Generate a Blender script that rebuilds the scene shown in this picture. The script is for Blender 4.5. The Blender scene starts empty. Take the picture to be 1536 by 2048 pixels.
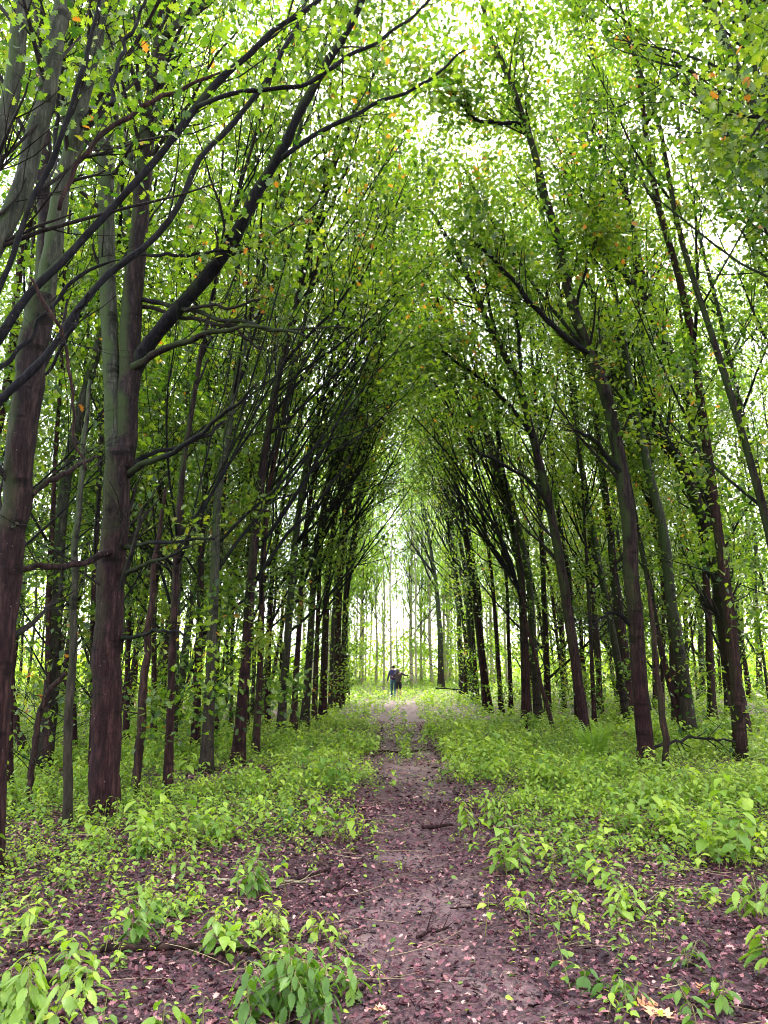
import bpy, math, random
import numpy as np
R_ = math.radians
rng = np.random.default_rng(7)
random.seed(7)

# ------------------------------------------------------------------ camera
SC = bpy.context.scene
COL = SC.collection
F = 1540.0; W2, H2 = 768.0, 1024.0          # focal length and centre, in pixels of the photograph
CAM = np.array([0.0, 0.0, 1.6]); PITCH = R_(11.38); YAW = R_(1.19)
cd = bpy.data.cameras.new('camera'); cam = bpy.data.objects.new('camera', cd); COL.objects.link(cam)
cam.location = CAM; cam.rotation_euler = (math.pi/2 + PITCH, 0, YAW)
cd.sensor_fit = 'VERTICAL'; cd.sensor_height = 36; cd.sensor_width = 27; cd.lens = F/2048*36
cd.clip_start = 0.05; cd.clip_end = 2000
SC.camera = cam
# ------------------------------------------------------------------ sky, sun, exposure
wd = bpy.data.worlds.new('World'); SC.world = wd; wd.use_nodes = True
nt = wd.node_tree; nt.nodes.clear()
sky = nt.nodes.new('ShaderNodeTexSky'); sky.sky_type = 'NISHITA'; sky.sun_disc = False
SUN_EL, SUN_AZ = R_(58), R_(20)
sky.sun_elevation = SUN_EL; sky.sun_rotation = SUN_AZ; sky.dust_density = 6; sky.air_density = 1.0
b1 = nt.nodes.new('ShaderNodeBackground'); b1.inputs[1].default_value = 0.06
nt.links.new(sky.outputs[0], b1.inputs[0])
tc = nt.nodes.new('ShaderNodeTexCoord'); cn = nt.nodes.new('ShaderNodeTexNoise'); cn.inputs['Scale'].default_value = 3
cn.inputs['Detail'].default_value = 6
nt.links.new(tc.outputs['Generated'], cn.inputs['Vector'])
cr = nt.nodes.new('ShaderNodeValToRGB'); cr.color_ramp.elements[0].color = (.62, .68, .84, 1); cr.color_ramp.elements[1].color = (1, 1, 1, 1)
cr.color_ramp.elements[0].position = .35; cr.color_ramp.elements[1].position = .6
nt.links.new(cn.outputs['Fac'], cr.inputs['Fac'])
b2 = nt.nodes.new('ShaderNodeBackground'); b2.inputs[1].default_value = 0.75
nt.links.new(cr.outputs[0], b2.inputs[0])
ad = nt.nodes.new('ShaderNodeAddShader'); wo = nt.nodes.new('ShaderNodeOutputWorld')
nt.links.new(b1.outputs[0], ad.inputs[0]); nt.links.new(b2.outputs[0], ad.inputs[1]); nt.links.new(ad.outputs[0], wo.inputs[0])
sl = bpy.data.lights.new('sun', 'SUN'); sl.energy = 3.0; sl.angle = R_(12); sl.color = (1, .96, .86)
so = bpy.data.objects.new('sun', sl); COL.objects.link(so)
so.rotation_euler = (math.pi/2 - SUN_EL, 0, math.pi - SUN_AZ)   # light arrives from ahead, high, a little to the right
so.location = (0, 0, 40)
SC.view_settings.view_transform = 'Standard'; SC.view_settings.look = 'None'
SC.view_settings.exposure = 2.82; SC.view_settings.gamma = 1
cy = SC.cycles
cy.max_bounces = 7; cy.diffuse_bounces = 5; cy.transmission_bounces = 4; cy.glossy_bounces = 2
cy.filter_width = 1.0
cy.caustics_reflective = False; cy.caustics_refractive = False; cy.sample_clamp_indirect = 4

# ------------------------------------------------------------------ pixel <-> world
cp, sp_, cw, sw = math.cos(PITCH), math.sin(PITCH), math.cos(YAW), math.sin(YAW)
def ray(px, py):
    x = (px - W2)/F; y = (H2 - py)/F
    v = np.array([x, cp - y*sp_, sp_ + y*cp])      # camera frame -> world before yaw
    return np.array([v[0]*cw - v[1]*sw, v[0]*sw + v[1]*cw, v[2]])
def at(px, py, Y):
    r = ray(px, py); return CAM + r*(Y/r[1])
def depth_of(p):
    d = p - CAM; y = -d[0]*(-sw)*1 + d[1]*cw        # distance along the yawed view
    y = d[0]*(-sw) + d[1]*cw
    return y*cp + d[2]*sp_
def gp(px, py):
    r = ray(px, py); return CAM + r*(-CAM[2]/r[2])

def fbm(x, y, s=1.0, seed=0):
    v = 0; a = 1; t = 0
    for k in range(4):
        f = s*(1.9**k); q = seed*1.7 + k*2.3
        v = v + a*(np.sin(x*f + q + 1.3*np.sin(y*f*.8 + q*2)) * np.cos(y*f*1.1 - q + 1.1*np.sin(x*f*.7 - q)))
        t += a; a *= .6
    return v/t
def path_x(y): return 0.12 + 0.10*np.sin(y*.16 + .6) - .0015*y
def path_w(y): return np.clip(.68 - .009*y, .26, 1) + .10*np.sin(y*.9) + .06*np.sin(y*2.3 + 1)
def terrain(x, y):
    h = .035*fbm(x, y, .5, 3) + .012*fbm(x, y, 2.2, 5)
    d = np.abs(x - path_x(y))
    h = h - .05*np.exp(-(d/.9)**2)
    far = np.clip((y - 44)/120, 0, 1)
    return h + far*1.2*(1 - .0*x)

# ------------------------------------------------------------------ mesh collector
class Geo:
    def __init__(s): s.v = []; s.l = []; s.n = []; s.t = []; s.c = 0
    def add(s, verts, faces, tint=0.5):
        verts = np.asarray(verts, float).reshape(-1, 3); faces = np.asarray(faces, int)
        s.v.append(verts); s.l.append((faces + s.c).ravel()); s.n.append(np.full(len(faces), faces.shape[1]))
        s.t.append(np.broadcast_to(np.asarray(tint, float), (len(faces),)).copy()); s.c += len(verts)
    def build(s, name, mat, parent=None, smooth=False, loc=None, origin=None):
        me = bpy.data.meshes.new(name)
        if s.c:
            v = np.concatenate(s.v); l = np.concatenate(s.l); n = np.concatenate(s.n); t = np.concatenate(s.t)
            if origin is not None: v = v - np.asarray(origin)
            me.vertices.add(len(v)); me.vertices.foreach_set('co', v.astype(np.float32).ravel())
            me.loops.add(len(l)); me.loops.foreach_set('vertex_index', l.astype(np.int32))
            me.polygons.add(len(n)); st = np.concatenate([[0], np.cumsum(n)[:-1]])
            me.polygons.foreach_set('loop_start', st.astype(np.int32)); me.polygons.foreach_set('loop_total', n.astype(np.int32))
            if smooth: me.polygons.foreach_set('use_smooth', np.ones(len(n), bool))
            a = me.attributes.new('tint', 'FLOAT', 'FACE'); a.data.foreach_set('value', t.astype(np.float32))
            me.update(calc_edges=True)
        me.materials.append(mat)
        o = bpy.data.objects.new(name, me); COL.objects.link(o)
        if parent is not None: o.parent = parent
        if loc is not None: o.location = loc
        return o

def tubes(g, P, R, sides=6, tint=0.5, cap=True, lump=0):
    """P [B,n,3], R [B,n]: B tubes at once"""
    P = np.asarray(P, float); R = np.asarray(R, float)
    if P.ndim == 2: P = P[None]; R = R[None]
    B, n, _ = P.shape
    if B == 0: return
    T = np.gradient(P, axis=1); T /= np.linalg.norm(T, axis=2, keepdims=True) + 1e-9
    m = P[:, -1] - P[:, 0]; m /= np.linalg.norm(m, axis=1, keepdims=True) + 1e-9
    ref = np.where(np.abs(m[:, 2:3]) > .8, np.array([[1., .1, 0]]), np.array([[0, 0, 1.]]))
    U = np.cross(T, ref[:, None, :]); U /= np.linalg.norm(U, axis=2, keepdims=True) + 1e-9
    V = np.cross(T, U)
    a = np.arange(sides)*2*math.pi/sides
    ring = P[:, :, None, :] + R[:, :, None, None]*(U[:, :, None, :]*np.cos(a)[None, None, :, None] + V[:, :, None, :]*np.sin(a)[None, None, :, None])
    if lump:
        ph = np.cumsum(rng.normal(0, .35, n)) + rng.random()*6
        k_ = 1 + lump*(np.sin(3*a[None] + ph[:, None]) + .6*np.sin(5*a[None] - 1.7*ph[:, None]))*(1 + 1.6*np.exp(-np.linspace(0, 9, n)))[:, None]
        ring = P[:, :, None, :] + (ring - P[:, :, None, :])*k_[None, :, :, None]
    verts = ring.reshape(-1, 3)
    b = np.arange(B)[:, None, None]*n*sides; i = np.arange(n - 1)[None, :, None]*sides; k = np.arange(sides)[None, None, :]
    k2 = (k + 1) % sides
    f = np.stack([b + i + k, b + i + sides + k, b + i + sides + k2, b + i + k2], -1).reshape(-1, 4)
    g.add(verts, f, tint if np.isscalar(tint) else np.repeat(tint, (n - 1)*sides))
    if cap:
        base = (np.arange(B)*n*sides)[:, None]
        cf = np.concatenate([base + (n - 1)*sides + np.arange(sides)[None, ::-1], base + np.arange(sides)[None]])
        g.l.append((cf + g.c - len(verts)).ravel()); g.n.append(np.full(len(cf), sides)); g.t.append(np.full(len(cf), .5))

# leaf outlines: x along the leaf, y across, z off its plane
def tmpl(kind):
    if kind == 'quad':
        return np.array([[0, 0, 0], [.45, .34, .07], [1, 0, -.14], [.45, -.34, .07]]), [[0, 3, 2, 1]]
    if kind == 'oak':
        h = [(.18, .10, .02), (.30, .34, .07), (.42, .15, .03), (.58, .42, .08), (.66, .16, .02), (.84, .26, .0)]
        v = [(0, 0, 0)] + h + [(1, 0, -.12)] + [(a, -b, c) for a, b, c in h[::-1]]
        v = np.array(v + [(.5, 0, 0)])
        return v, [[0, 14, 7, 6, 5, 4, 3, 2, 1], [0, 13, 12, 11, 10, 9, 8, 7, 14]]
    if kind == 'nettle':
        v = np.array([[0, 0, 0], [.33, 0, .03], [.68, 0, -.04], [1, 0, -.22],
                      [.16, .24, .05], [.45, .33, .07], [.75, .19, -.02],
                      [.16, -.24, .05], [.45, -.33, .07], [.75, -.19, -.02]])
        return v, [[0, 1, 5, 4], [1, 2, 6, 5], [2, 3, 3, 6], [0, 7, 8, 1], [1, 8, 9, 2], [2, 9, 3, 3]]
def _fine():
    n = 6; m = [(i/n, 0, .03 - .24*(i/n)**2) for i in range(n + 1)]; v = list(m); f = []
    w = lambda x: .60*(x + .06)**.55*(1 - x)**.8 + .0
    for sg in (1, -1):
        e = []; o = []
        for i in range(n): e.append(len(v)); x = i/n; v.append((x + .01, sg*w(x)*(.3 if i == 0 else .92), m[i][2] + .07*(w(x) > .1)))
        for i in range(n): o.append(len(v)); x = (i + .75)/n; v.append((x + .05, sg*w(min(x, .97))*1.12, m[i][2] + .02))
        for i in range(n):
            q = [i, i + 1] + ([e[i + 1]] if i < n - 1 else []) + [o[i], e[i]]
            f.append(q if sg < 0 else q[::-1])
    return np.array(v), f
FINE = _fine()
def leaves(g, P, D, N, S, kind='quad', tint=None, wid=1.0):
    P = np.asarray(P); n = len(P)
    if n == 0: return
    D = D/(np.linalg.norm(D, axis=1, keepdims=True) + 1e-9)
    Sd = np.cross(N, D); Sd /= np.linalg.norm(Sd, axis=1, keepdims=True) + 1e-9
    Nn = np.cross(D, Sd)
    tv, tf = FINE if kind == 'fine' else tmpl(kind)
    S = np.broadcast_to(S, (n,))[:, None, None]
    V = P[:, None, :] + S*(D[:, None, :]*tv[None, :, 0:1] + Sd[:, None, :]*tv[None, :, 1:2]*wid + Nn[:, None, :]*tv[None, :, 2:3])
    if tint is None: tint = rng.random(n)
    k = len(tv); first = True; base = (np.arange(n)*k)[:, None]
    V = V.reshape(-1, 3); groups = {}
    for f in tf:
        f = [x for i, x in enumerate(f) if i == 0 or x != f[i-1]]
        groups.setdefault(len(f), []).append(f)
    c0 = g.c; g.v.append(V); g.c += len(V)
    for sz, fs in groups.items():
        A = (base[:, None, :] + np.array(fs)[None]).reshape(-1, sz) + c0
        g.l.append(A.ravel()); g.n.append(np.full(len(A), sz)); g.t.append(np.repeat(tint, len(fs)))

def unit(a): return a/(np.linalg.norm(a, axis=-1, keepdims=True) + 1e-9)
def grow(p0, d0, L, n, up=.3, wob=.12, pull=None):
    """B curved branches, each n points"""
    B = len(p0); P = np.zeros((B, n, 3)); P[:, 0] = p0; d = unit(d0.copy()); st = (L/(n - 1))[:, None]
    for i in range(1, n):
        d = d + np.array([0, 0, up])/(n - 1) + rng.normal(0, wob, (B, 3))
        if pull is not None: d = d + pull/(n - 1)
        d = unit(d); P[:, i] = P[:, i-1] + d*st
    return P
def resample(pts, n):
    pts = np.asarray(pts, float); s = np.concatenate([[0], np.cumsum(np.linalg.norm(np.diff(pts[:, :3], axis=0), axis=1))])
    t = np.linspace(0, s[-1], n)
    lin = np.stack([np.interp(t, s, pts[:, k]) for k in range(pts.shape[1])], 1)
    sm = lin.copy(); sm[1:-1] = (lin[:-2] + 2*lin[1:-1] + lin[2:])/4
    return sm

# ------------------------------------------------------------------ materials
def mat(name): 
    m = bpy.data.materials.new(name); m.use_nodes = True; n = m.node_tree; n.nodes.clear()
    return m, n, n.nodes, n.links
def ramp(nodes, stops):
    r = nodes.new('ShaderNodeValToRGB'); e = r.color_ramp.elements
    while len(e) < len(stops): e.new(.5)
    for el, (p, c) in zip(e, stops): el.position = p; el.color = (*c, 1)
    return r
def noise(nodes, links, vec, scale, detail=3, rough=.6):
    t = nodes.new('ShaderNodeTexNoise'); t.inputs['Scale'].default_value = scale; t.inputs['Detail'].default_value = detail
    t.inputs['Roughness'].default_value = rough
    if vec is not None: links.new(vec, t.inputs['Vector'])
    return t
def mixc(nodes, links, fac, a, b, mode='MIX'):
    m = nodes.new('ShaderNodeMix'); m.data_type = 'RGBA'; m.blend_type = mode
    for s, v in ((m.inputs[0], fac), (m.inputs[6], a), (m.inputs[7], b)):
        if hasattr(v, 'links') or isinstance(v, bpy.types.NodeSocket): links.new(v, s)
        elif isinstance(v, tuple): s.default_value = (*v, 1)
        else: s.default_value = v
    return m.outputs[2]
def leaf_mat(name, stops, trans=1.6, tw=.5, rough=.42, patch=.5, spec=.35, bump=True, patch_scale=.35):
    m, n, N, L = mat(name)
    at_ = N.new('ShaderNodeAttribute'); at_.attribute_name = 'tint'
    tc = N.new('ShaderNodeNewGeometry')
    nz = noise(N, L, tc.outputs['Position'], patch_scale, 2)
    ma = N.new('ShaderNodeMath'); ma.operation = 'MULTIPLY_ADD'; ma.inputs[1].default_value = patch; L.new(nz.outputs['Fac'], ma.inputs[0])
    sub = N.new('ShaderNodeMath'); sub.operation = 'SUBTRACT'; sub.inputs[1].default_value = patch*.5; L.new(at_.outputs['Fac'], sub.inputs[0])
    L.new(sub.outputs[0], ma.inputs[2])
    r = ramp(N, stops); L.new(ma.outputs[0], r.inputs['Fac'])
    p = N.new('ShaderNodeBsdfPrincipled'); p.inputs['Roughness'].default_value = rough; p.inputs['Specular IOR Level'].default_value = spec
    L.new(r.outputs[0], p.inputs['Base Color'])
    t = N.new('ShaderNodeBsdfTranslucent'); g = N.new('ShaderNodeMix'); g.data_type = 'RGBA'; g.blend_type = 'MULTIPLY'; g.inputs[0].default_value = 1
    L.new(r.outputs[0], g.inputs[6]); g.inputs[7].default_value = (trans*1.06, trans*1.15, trans*.38, 1); g.clamp_result = False
    L.new(g.outputs[2], t.inputs['Color'])
    mx = N.new('ShaderNodeMixShader'); mx.inputs[0].default_value = tw
    L.new(p.outputs[0], mx.inputs[1]); L.new(t.outputs[0], mx.inputs[2])
    o = N.new('ShaderNodeOutputMaterial'); L.new(mx.outputs[0], o.inputs[0])
    return m
def bark_mat(name, dark, mid, light, moss, moss_amt=.45, low=None):
    m, n, N, L = mat(name)
    tc = N.new('ShaderNodeTexCoord'); gm = N.new('ShaderNodeNewGeometry')
    mp = N.new('ShaderNodeMapping'); mp.inputs['Scale'].default_value = (1, 1, .16); L.new(gm.outputs['Position'], mp.inputs[0])
    ridge = noise(N, L, mp.outputs[0], 26, 6, .75)
    mp2 = N.new('ShaderNodeMapping'); mp2.inputs['Scale'].default_value = (.8, .8, 3.0); L.new(gm.outputs['Position'], mp2.inputs[0])
    band = noise(N, L, mp2.outputs[0], 2.2, 3, .6)
    big = noise(N, L, gm.outputs['Position'], 1.7, 4)
    r1 = ramp(N, [(.3, dark), (.5, mid), (.72, light)]); L.new(ridge.outputs['Fac'], r1.inputs['Fac'])
    rb = ramp(N, [(.34, (.32, .30, .30)), (.43, (1, 1, 1))]); L.new(band.outputs['Fac'], rb.inputs['Fac'])
    c1 = mixc(N, L, 1.0, r1.outputs[0], rb.outputs[0], 'MULTIPLY')
    # moss grows on patches and on one side of the stem
    sx = N.new('ShaderNodeSeparateXYZ'); L.new(gm.outputs['Normal'], sx.inputs[0])
    a = N.new('ShaderNodeMath'); a.operation = 'MULTIPLY_ADD'; a.inputs[1].default_value = -.22; L.new(sx.outputs[0], a.inputs[0]); L.new(big.outputs['Fac'], a.inputs[2])
    rm = ramp(N, [(.62 - .25*moss_amt, (0, 0, 0)), (.8 - .25*moss_amt, (1, 1, 1))]); L.new(a.outputs[0], rm.inputs['Fac'])
    ms = N.new('ShaderNodeMath'); ms.operation = 'MULTIPLY'; ms.inputs[1].default_value = moss_amt*1.6; ms.use_clamp = True; L.new(rm.outputs[0], ms.inputs[0])
    c2 = mixc(N, L, ms.outputs[0], c1, moss)
    if low is not None:       # redder bark near the foot, darker on the green kind
        sz = N.new('ShaderNodeSeparateXYZ'); L.new(gm.outputs['Position'], sz.inputs[0])
        mr = N.new('ShaderNodeMapRange'); mr.inputs[1].default_value = 4.5; mr.inputs[2].default_value = 1.0; L.new(sz.outputs[2], mr.inputs[0])
        c3 = mixc(N, L, 1.0, c1, low, 'MULTIPLY'); c2 = mixc(N, L, mr.outputs[0], c2, c3)
    # lichen specks
    sp = noise(N, L, gm.outputs['Position'], 55, 1); rs = ramp(N, [(.765, (0, 0, 0)), (.80, (1, 1, 1))]); L.new(sp.outputs['Fac'], rs.inputs['Fac'])
    c2 = mixc(N, L, rs.outputs[0], c2, (.20, .17, .16))
    p = N.new('ShaderNodeBsdfPrincipled'); p.inputs['Roughness'].default_value = .85; p.inputs['Specular IOR Level'].default_value = .12
    L.new(c2, p.inputs['Base Color'])
    bp = N.new('ShaderNodeBump'); bp.inputs['Strength'].default_value = 1.0; bp.inputs['Distance'].default_value = .035
    L.new(ridge.outputs['Fac'], bp.inputs['Height']); L.new(bp.outputs[0], p.inputs['Normal'])
    o = N.new('ShaderNodeOutputMaterial'); L.new(p.outputs[0], o.inputs[0])
    return m
M = {}
M['bark'] = bark_mat('bark', (.003, .002, .003), (.015, .010, .010), (.055, .038, .033), (.026, .040, .012), .6, (1.25, .75, .80))
M['bark_green'] = bark_mat('bark_green', (.010, .011, .010), (.036, .040, .028), (.10, .10, .075), (.035, .055, .018), .75, (.6, .42, .42))
M['bark_dark'] = bark_mat('bark_dark', (.002, .002, .003), (.006, .006, .008), (.02, .018, .018), (.022, .034, .008), .45)
M['bark_red'] = bark_mat('bark_red', (.006, .003, .003), (.022, .011, .010), (.08, .042, .030), (.025, .030, .010), .3)
M['bark_pale'] = bark_mat('bark_pale', (.16, .14, .09), (.34, .30, .20), (.5, .44, .32), (.14, .15, .07), .3)
M['twig'] = bark_mat('twig', (.006, .005, .005), (.016, .013, .012), (.04, .032, .026), (.03, .04, .015), .3)
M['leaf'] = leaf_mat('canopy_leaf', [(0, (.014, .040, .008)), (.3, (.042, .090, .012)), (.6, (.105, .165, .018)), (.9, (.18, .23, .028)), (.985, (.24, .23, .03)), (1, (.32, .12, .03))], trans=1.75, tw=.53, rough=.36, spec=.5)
M['leaf_lit'] = leaf_mat('lit_leaf', [(0, (.07, .14, .02)), (.5, (.16, .26, .03)), (1, (.28, .36, .05))], trans=1.9, tw=.55)  # brighter leaf colour, painting in the stronger light beyond the avenue
M['leaf_yellow'] = leaf_mat('yellow_leaf', [(0, (.10, .16, .015)), (.6, (.22, .24, .02)), (1, (.40, .32, .03))])
M['cover'] = leaf_mat('cover_leaf', [(0, (.05, .12, .02)), (.3, (.12, .22, .03)), (.6, (.22, .33, .035)), (1, (.34, .42, .05))], trans=1.3, tw=.42, rough=.5, patch=.6, patch_scale=.5)
M['nettle'] = leaf_mat('nettle_leaf', [(0, (.035, .085, .015)), (.35, (.075, .16, .02)), (.7, (.16, .26, .03)), (1, (.26, .36, .05))], trans=1.2, tw=.36, rough=.42, patch=.5, patch_scale=28)
M['stalk'] = leaf_mat('stalk', [(0, (.10, .10, .03)), (1, (.22, .22, .07))], tw=.1)

def soil_mat(name, bare):
    m, n, N, L = mat(name)
    g = N.new('ShaderNodeNewGeometry')
    a = noise(N, L, g.outputs['Position'], 38, 6, .7); b = noise(N, L, g.outputs['Position'], 1.3, 4); v = N.new('ShaderNodeTexVoronoi'); v.inputs['Scale'].default_value = 26
    L.new(g.outputs['Position'], v.inputs['Vector'])
    r = ramp(N, [(.3, (.013, .002, .006)), (.5, (.050, .013, .021)), (.7, (.13, .048, .058))]); L.new(a.outputs['Fac'], r.inputs['Fac'])
    mud = ramp(N, [(.3, (.055, .022, .028)), (.7, (.175, .098, .100))]); L.new(a.outputs['Fac'], mud.inputs['Fac'])
    rm = ramp(N, [(bare, (0, 0, 0)), (bare + .12, (1, 1, 1))]); L.new(b.outputs['Fac'], rm.inputs['Fac'])
    c = mixc(N, L, rm.outputs[0], r.outputs[0], mud.outputs[0])
    hv = mixc(N, L, .5, c, v.outputs['Color'], 'OVERLAY')
    hs = N.new('ShaderNodeHueSaturation'); hs.inputs['Saturation'].default_value = .55; L.new(hv, hs.inputs['Color'])
    fin = mixc(N, L, .75, hs.outputs[0], c)
    p = N.new('ShaderNodeBsdfPrincipled'); p.inputs['Roughness'].default_value = .8; L.new(fin, p.inputs['Base Color'])
    bp = N.new('ShaderNodeBump'); bp.inputs['Strength'].default_value = .8; bp.inputs['Distance'].default_value = .015
    L.new(a.outputs['Fac'], bp.inputs['Height']); L.new(bp.outputs[0], p.inputs['Normal'])
    o = N.new('ShaderNodeOutputMaterial'); L.new(p.outputs[0], o.inputs[0])
    return m
M['soil'] = soil_mat('forest_soil', .62); M['mud'] = soil_mat('path_mud', .50)
M['litter'] = leaf_mat('litter_leaf', [(0, (.008, .002, .006)), (.35, (.055, .013, .024)), (.65, (.17, .055, .072)), (.85, (.34, .155, .155)), (1, (.5, .35, .30))], trans=.5, tw=.1, rough=.6, patch=.35, patch_scale=1.5)
M['straw'] = leaf_mat('dry_stalk', [(0, (.02, .01, .01)), (.5, (.08, .045, .03)), (.8, (.25, .18, .10)), (1, (.40, .32, .18))], tw=.05, rough=.7)
M['orange'] = leaf_mat('orange_leaf', [(0, (.45, .16, .06)), (.5, (.6, .26, .12)), (1, (.65, .36, .2))], trans=.7, tw=.2)
def flat(name, c, rough=.8, nz=.25):
    m, n, N, L = mat(name); g = N.new('ShaderNodeTexCoord'); a = noise(N, L, g.outputs['Object'], 14, 4)
    r = ramp(N, [(.3, tuple(x*(1 - nz) for x in c)), (.7, tuple(min(1, x*(1 + nz)) for x in c))]); L.new(a.outputs['Fac'], r.inputs['Fac'])
    p = N.new('ShaderNodeBsdfPrincipled'); p.inputs['Roughness'].default_value = rough; L.new(r.outputs[0], p.inputs['Base Color'])
    o = N.new('ShaderNodeOutputMaterial'); L.new(p.outputs[0], o.inputs[0]); return m

# ------------------------------------------------------------------ objects
def tag(o, label=None, cat=None, group=None, kind=None):
    if label: o['label'] = label
    if cat: o['category'] = cat
    if group: o['group'] = group
    if kind: o['kind'] = kind
    return o
def empty(name, loc, label, cat, group=None):
    o = bpy.data.objects.new(name, None); COL.objects.link(o); o.location = tuple(float(x) for x in loc)
    o.empty_display_size = .2
    return tag(o, label, cat, group)

# ground: one sheet, fine near the camera
def sheet(name, xs, ys, m, dz=0, mask=None):
    X, Y = np.meshgrid(xs, ys); Z = terrain(X, Y) + dz
    g = Geo(); nx = len(xs); ny = len(ys)
    i = np.arange(ny - 1)[:, None]*nx + np.arange(nx - 1)[None]
    f = np.stack([i, i + 1, i + nx + 1, i + nx], -1).reshape(-1, 4)
    g.add(np.stack([X, Y, Z], -1).reshape(-1, 3), f)
    return tag(g.build(name, m, smooth=True), kind='structure')
gx = np.concatenate([[-400, -200, -100, -60], np.arange(-40, -8, 1.0), np.arange(-8, 8, .12), np.arange(8, 40, 1.0), [60, 100, 200, 400]])
gy = np.concatenate([[-200, -80, -30, -12, -5], np.arange(-2, 24, .12), np.arange(24, 80, .8), [90, 110, 140, 200, 400]])
tag(sheet('ground', gx, gy, M['soil']), 'purple-brown forest soil under leaf litter and low plants')
def path_sheet():
    g = Geo(); ys = np.arange(-2, 41, .12); us = np.linspace(-1, 1, 15)
    wob = .05*np.sin(ys*5.1) + .04*np.sin(ys*11.3 + 1)
    X = path_x(ys)[:, None] + us[None]*(path_w(ys) + wob)[:, None]; Y = np.repeat(ys[:, None], 15, 1); Z = terrain(X, Y) + .008
    i = np.arange(len(ys) - 1)[:, None]*15 + np.arange(14)[None]
    g.add(np.stack([X, Y, Z], -1).reshape(-1, 3), np.stack([i, i + 1, i + 16, i + 15], -1).reshape(-1, 4))
    return tag(g.build('path', M['mud'], smooth=True), 'trodden muddy footpath running straight up the avenue', kind='structure')
path_sheet()
exec_order = []

# ---- trees -------------------------------------------------------
def sprout(gt, P, R, n, Lr=(.8, 2.0), t0=.25, up=.5, spread=.9, rad=.35, sides=4, bias=None, npt=6, t1=1.0):
    """n side branches from one polyline; returns their points"""
    m = len(P); t = rng.uniform(t0, t1, n)*(m - 1); i = np.clip(t.astype(int), 0, m - 2); f = (t - i)[:, None]
    p = P[i]*(1 - f) + P[i + 1]*f; d = unit(P[i + 1] - P[i]); r = R[i]*(1 - f[:, 0]) + R[i + 1]*f[:, 0]
    s = unit(rng.normal(0, 1, (n, 3)) + (bias if bias is not None else 0)); s = unit(s - d*(s*d).sum(1, keepdims=True))
    dd = unit(d + s*spread*rng.uniform(.6, 1.3, (n, 1)))
    L = rng.uniform(*Lr, n)*(1 - .35*(t/(m - 1)))
    Q = grow(p, dd, L, npt, up, .10)
    r0 = np.maximum(r*rad, .004)
    RR = r0[:, None]*np.linspace(1, .3, npt)[None]
    if gt is not None: tubes(gt, Q, RR, sides, cap=False)
    return Q, RR
def sprout_many(gt, P, R, per, Lr, up=.4, spread=.9, rad=.45, sides=3, npt=4, t0=.2):
    """side branches from B polylines at once"""
    B, m, _ = P.shape; n = B*per; b = np.repeat(np.arange(B), per)
    t = rng.uniform(t0, 1, n)*(m - 1); i = np.clip(t.astype(int), 0, m - 2); f = (t - i)[:, None]
    p = P[b, i]*(1 - f) + P[b, i + 1]*f; d = unit(P[b, i + 1] - P[b, i]); r = R[b, i]
    s = unit(rng.normal(0, 1, (n, 3))); s = unit(s - d*(s*d).sum(1, keepdims=True))
    dd = unit(d + s*spread*rng.uniform(.6, 1.4, (n, 1)))
    Q = grow(p, dd, rng.uniform(*Lr, n), npt, up, .14)
    RR = np.maximum(r*rad, .0028)[:, None]*np.linspace(1, .4, npt)[None]
    if gt is not None: tubes(gt, Q, RR, sides, cap=False)
    return Q, RR
def leaf_spray(gl, Q, n, size, kind, jit=.10, zmin=-99, tint_lo=0, tint_hi=1, keep=None):
    """n leaves around the twigs Q [B,m,3], in clumps"""
    if keep is not None: Q = Q[keep]
    B, m, _ = Q.shape
    if B == 0 or n == 0: return
    w = rng.random(B)**.75; w /= w.sum()                       # some twigs are heavy with leaves, some nearly bare
    b = rng.choice(B, n, p=w); t = np.sqrt(rng.random(n))*(m - 1); i = np.clip(t.astype(int), 0, m - 2); f = (t - i)[:, None]
    p = Q[b, i]*(1 - f) + Q[b, i + 1]*f + rng.normal(0, jit, (n, 3))
    ok = p[:, 2] > zmin; p = p[ok]; b = b[ok]; n = len(p)
    d = unit(Q[b, -1] - Q[b, 0])*.6 + rng.normal(0, .8, (n, 3)); d[:, 2] -= .25
    nn = np.array([0, 0, 1.]) + rng.normal(0, .55, (n, 3))
    bt = rng.normal(.5, .16, B)                                 # each spray has its own shade of green
    leaves(gl, p, d, nn, rng.uniform(.65, 1.2, n)*size, kind, np.clip(bt[b] + rng.normal(0, .14, n), tint_lo, tint_hi))

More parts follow.
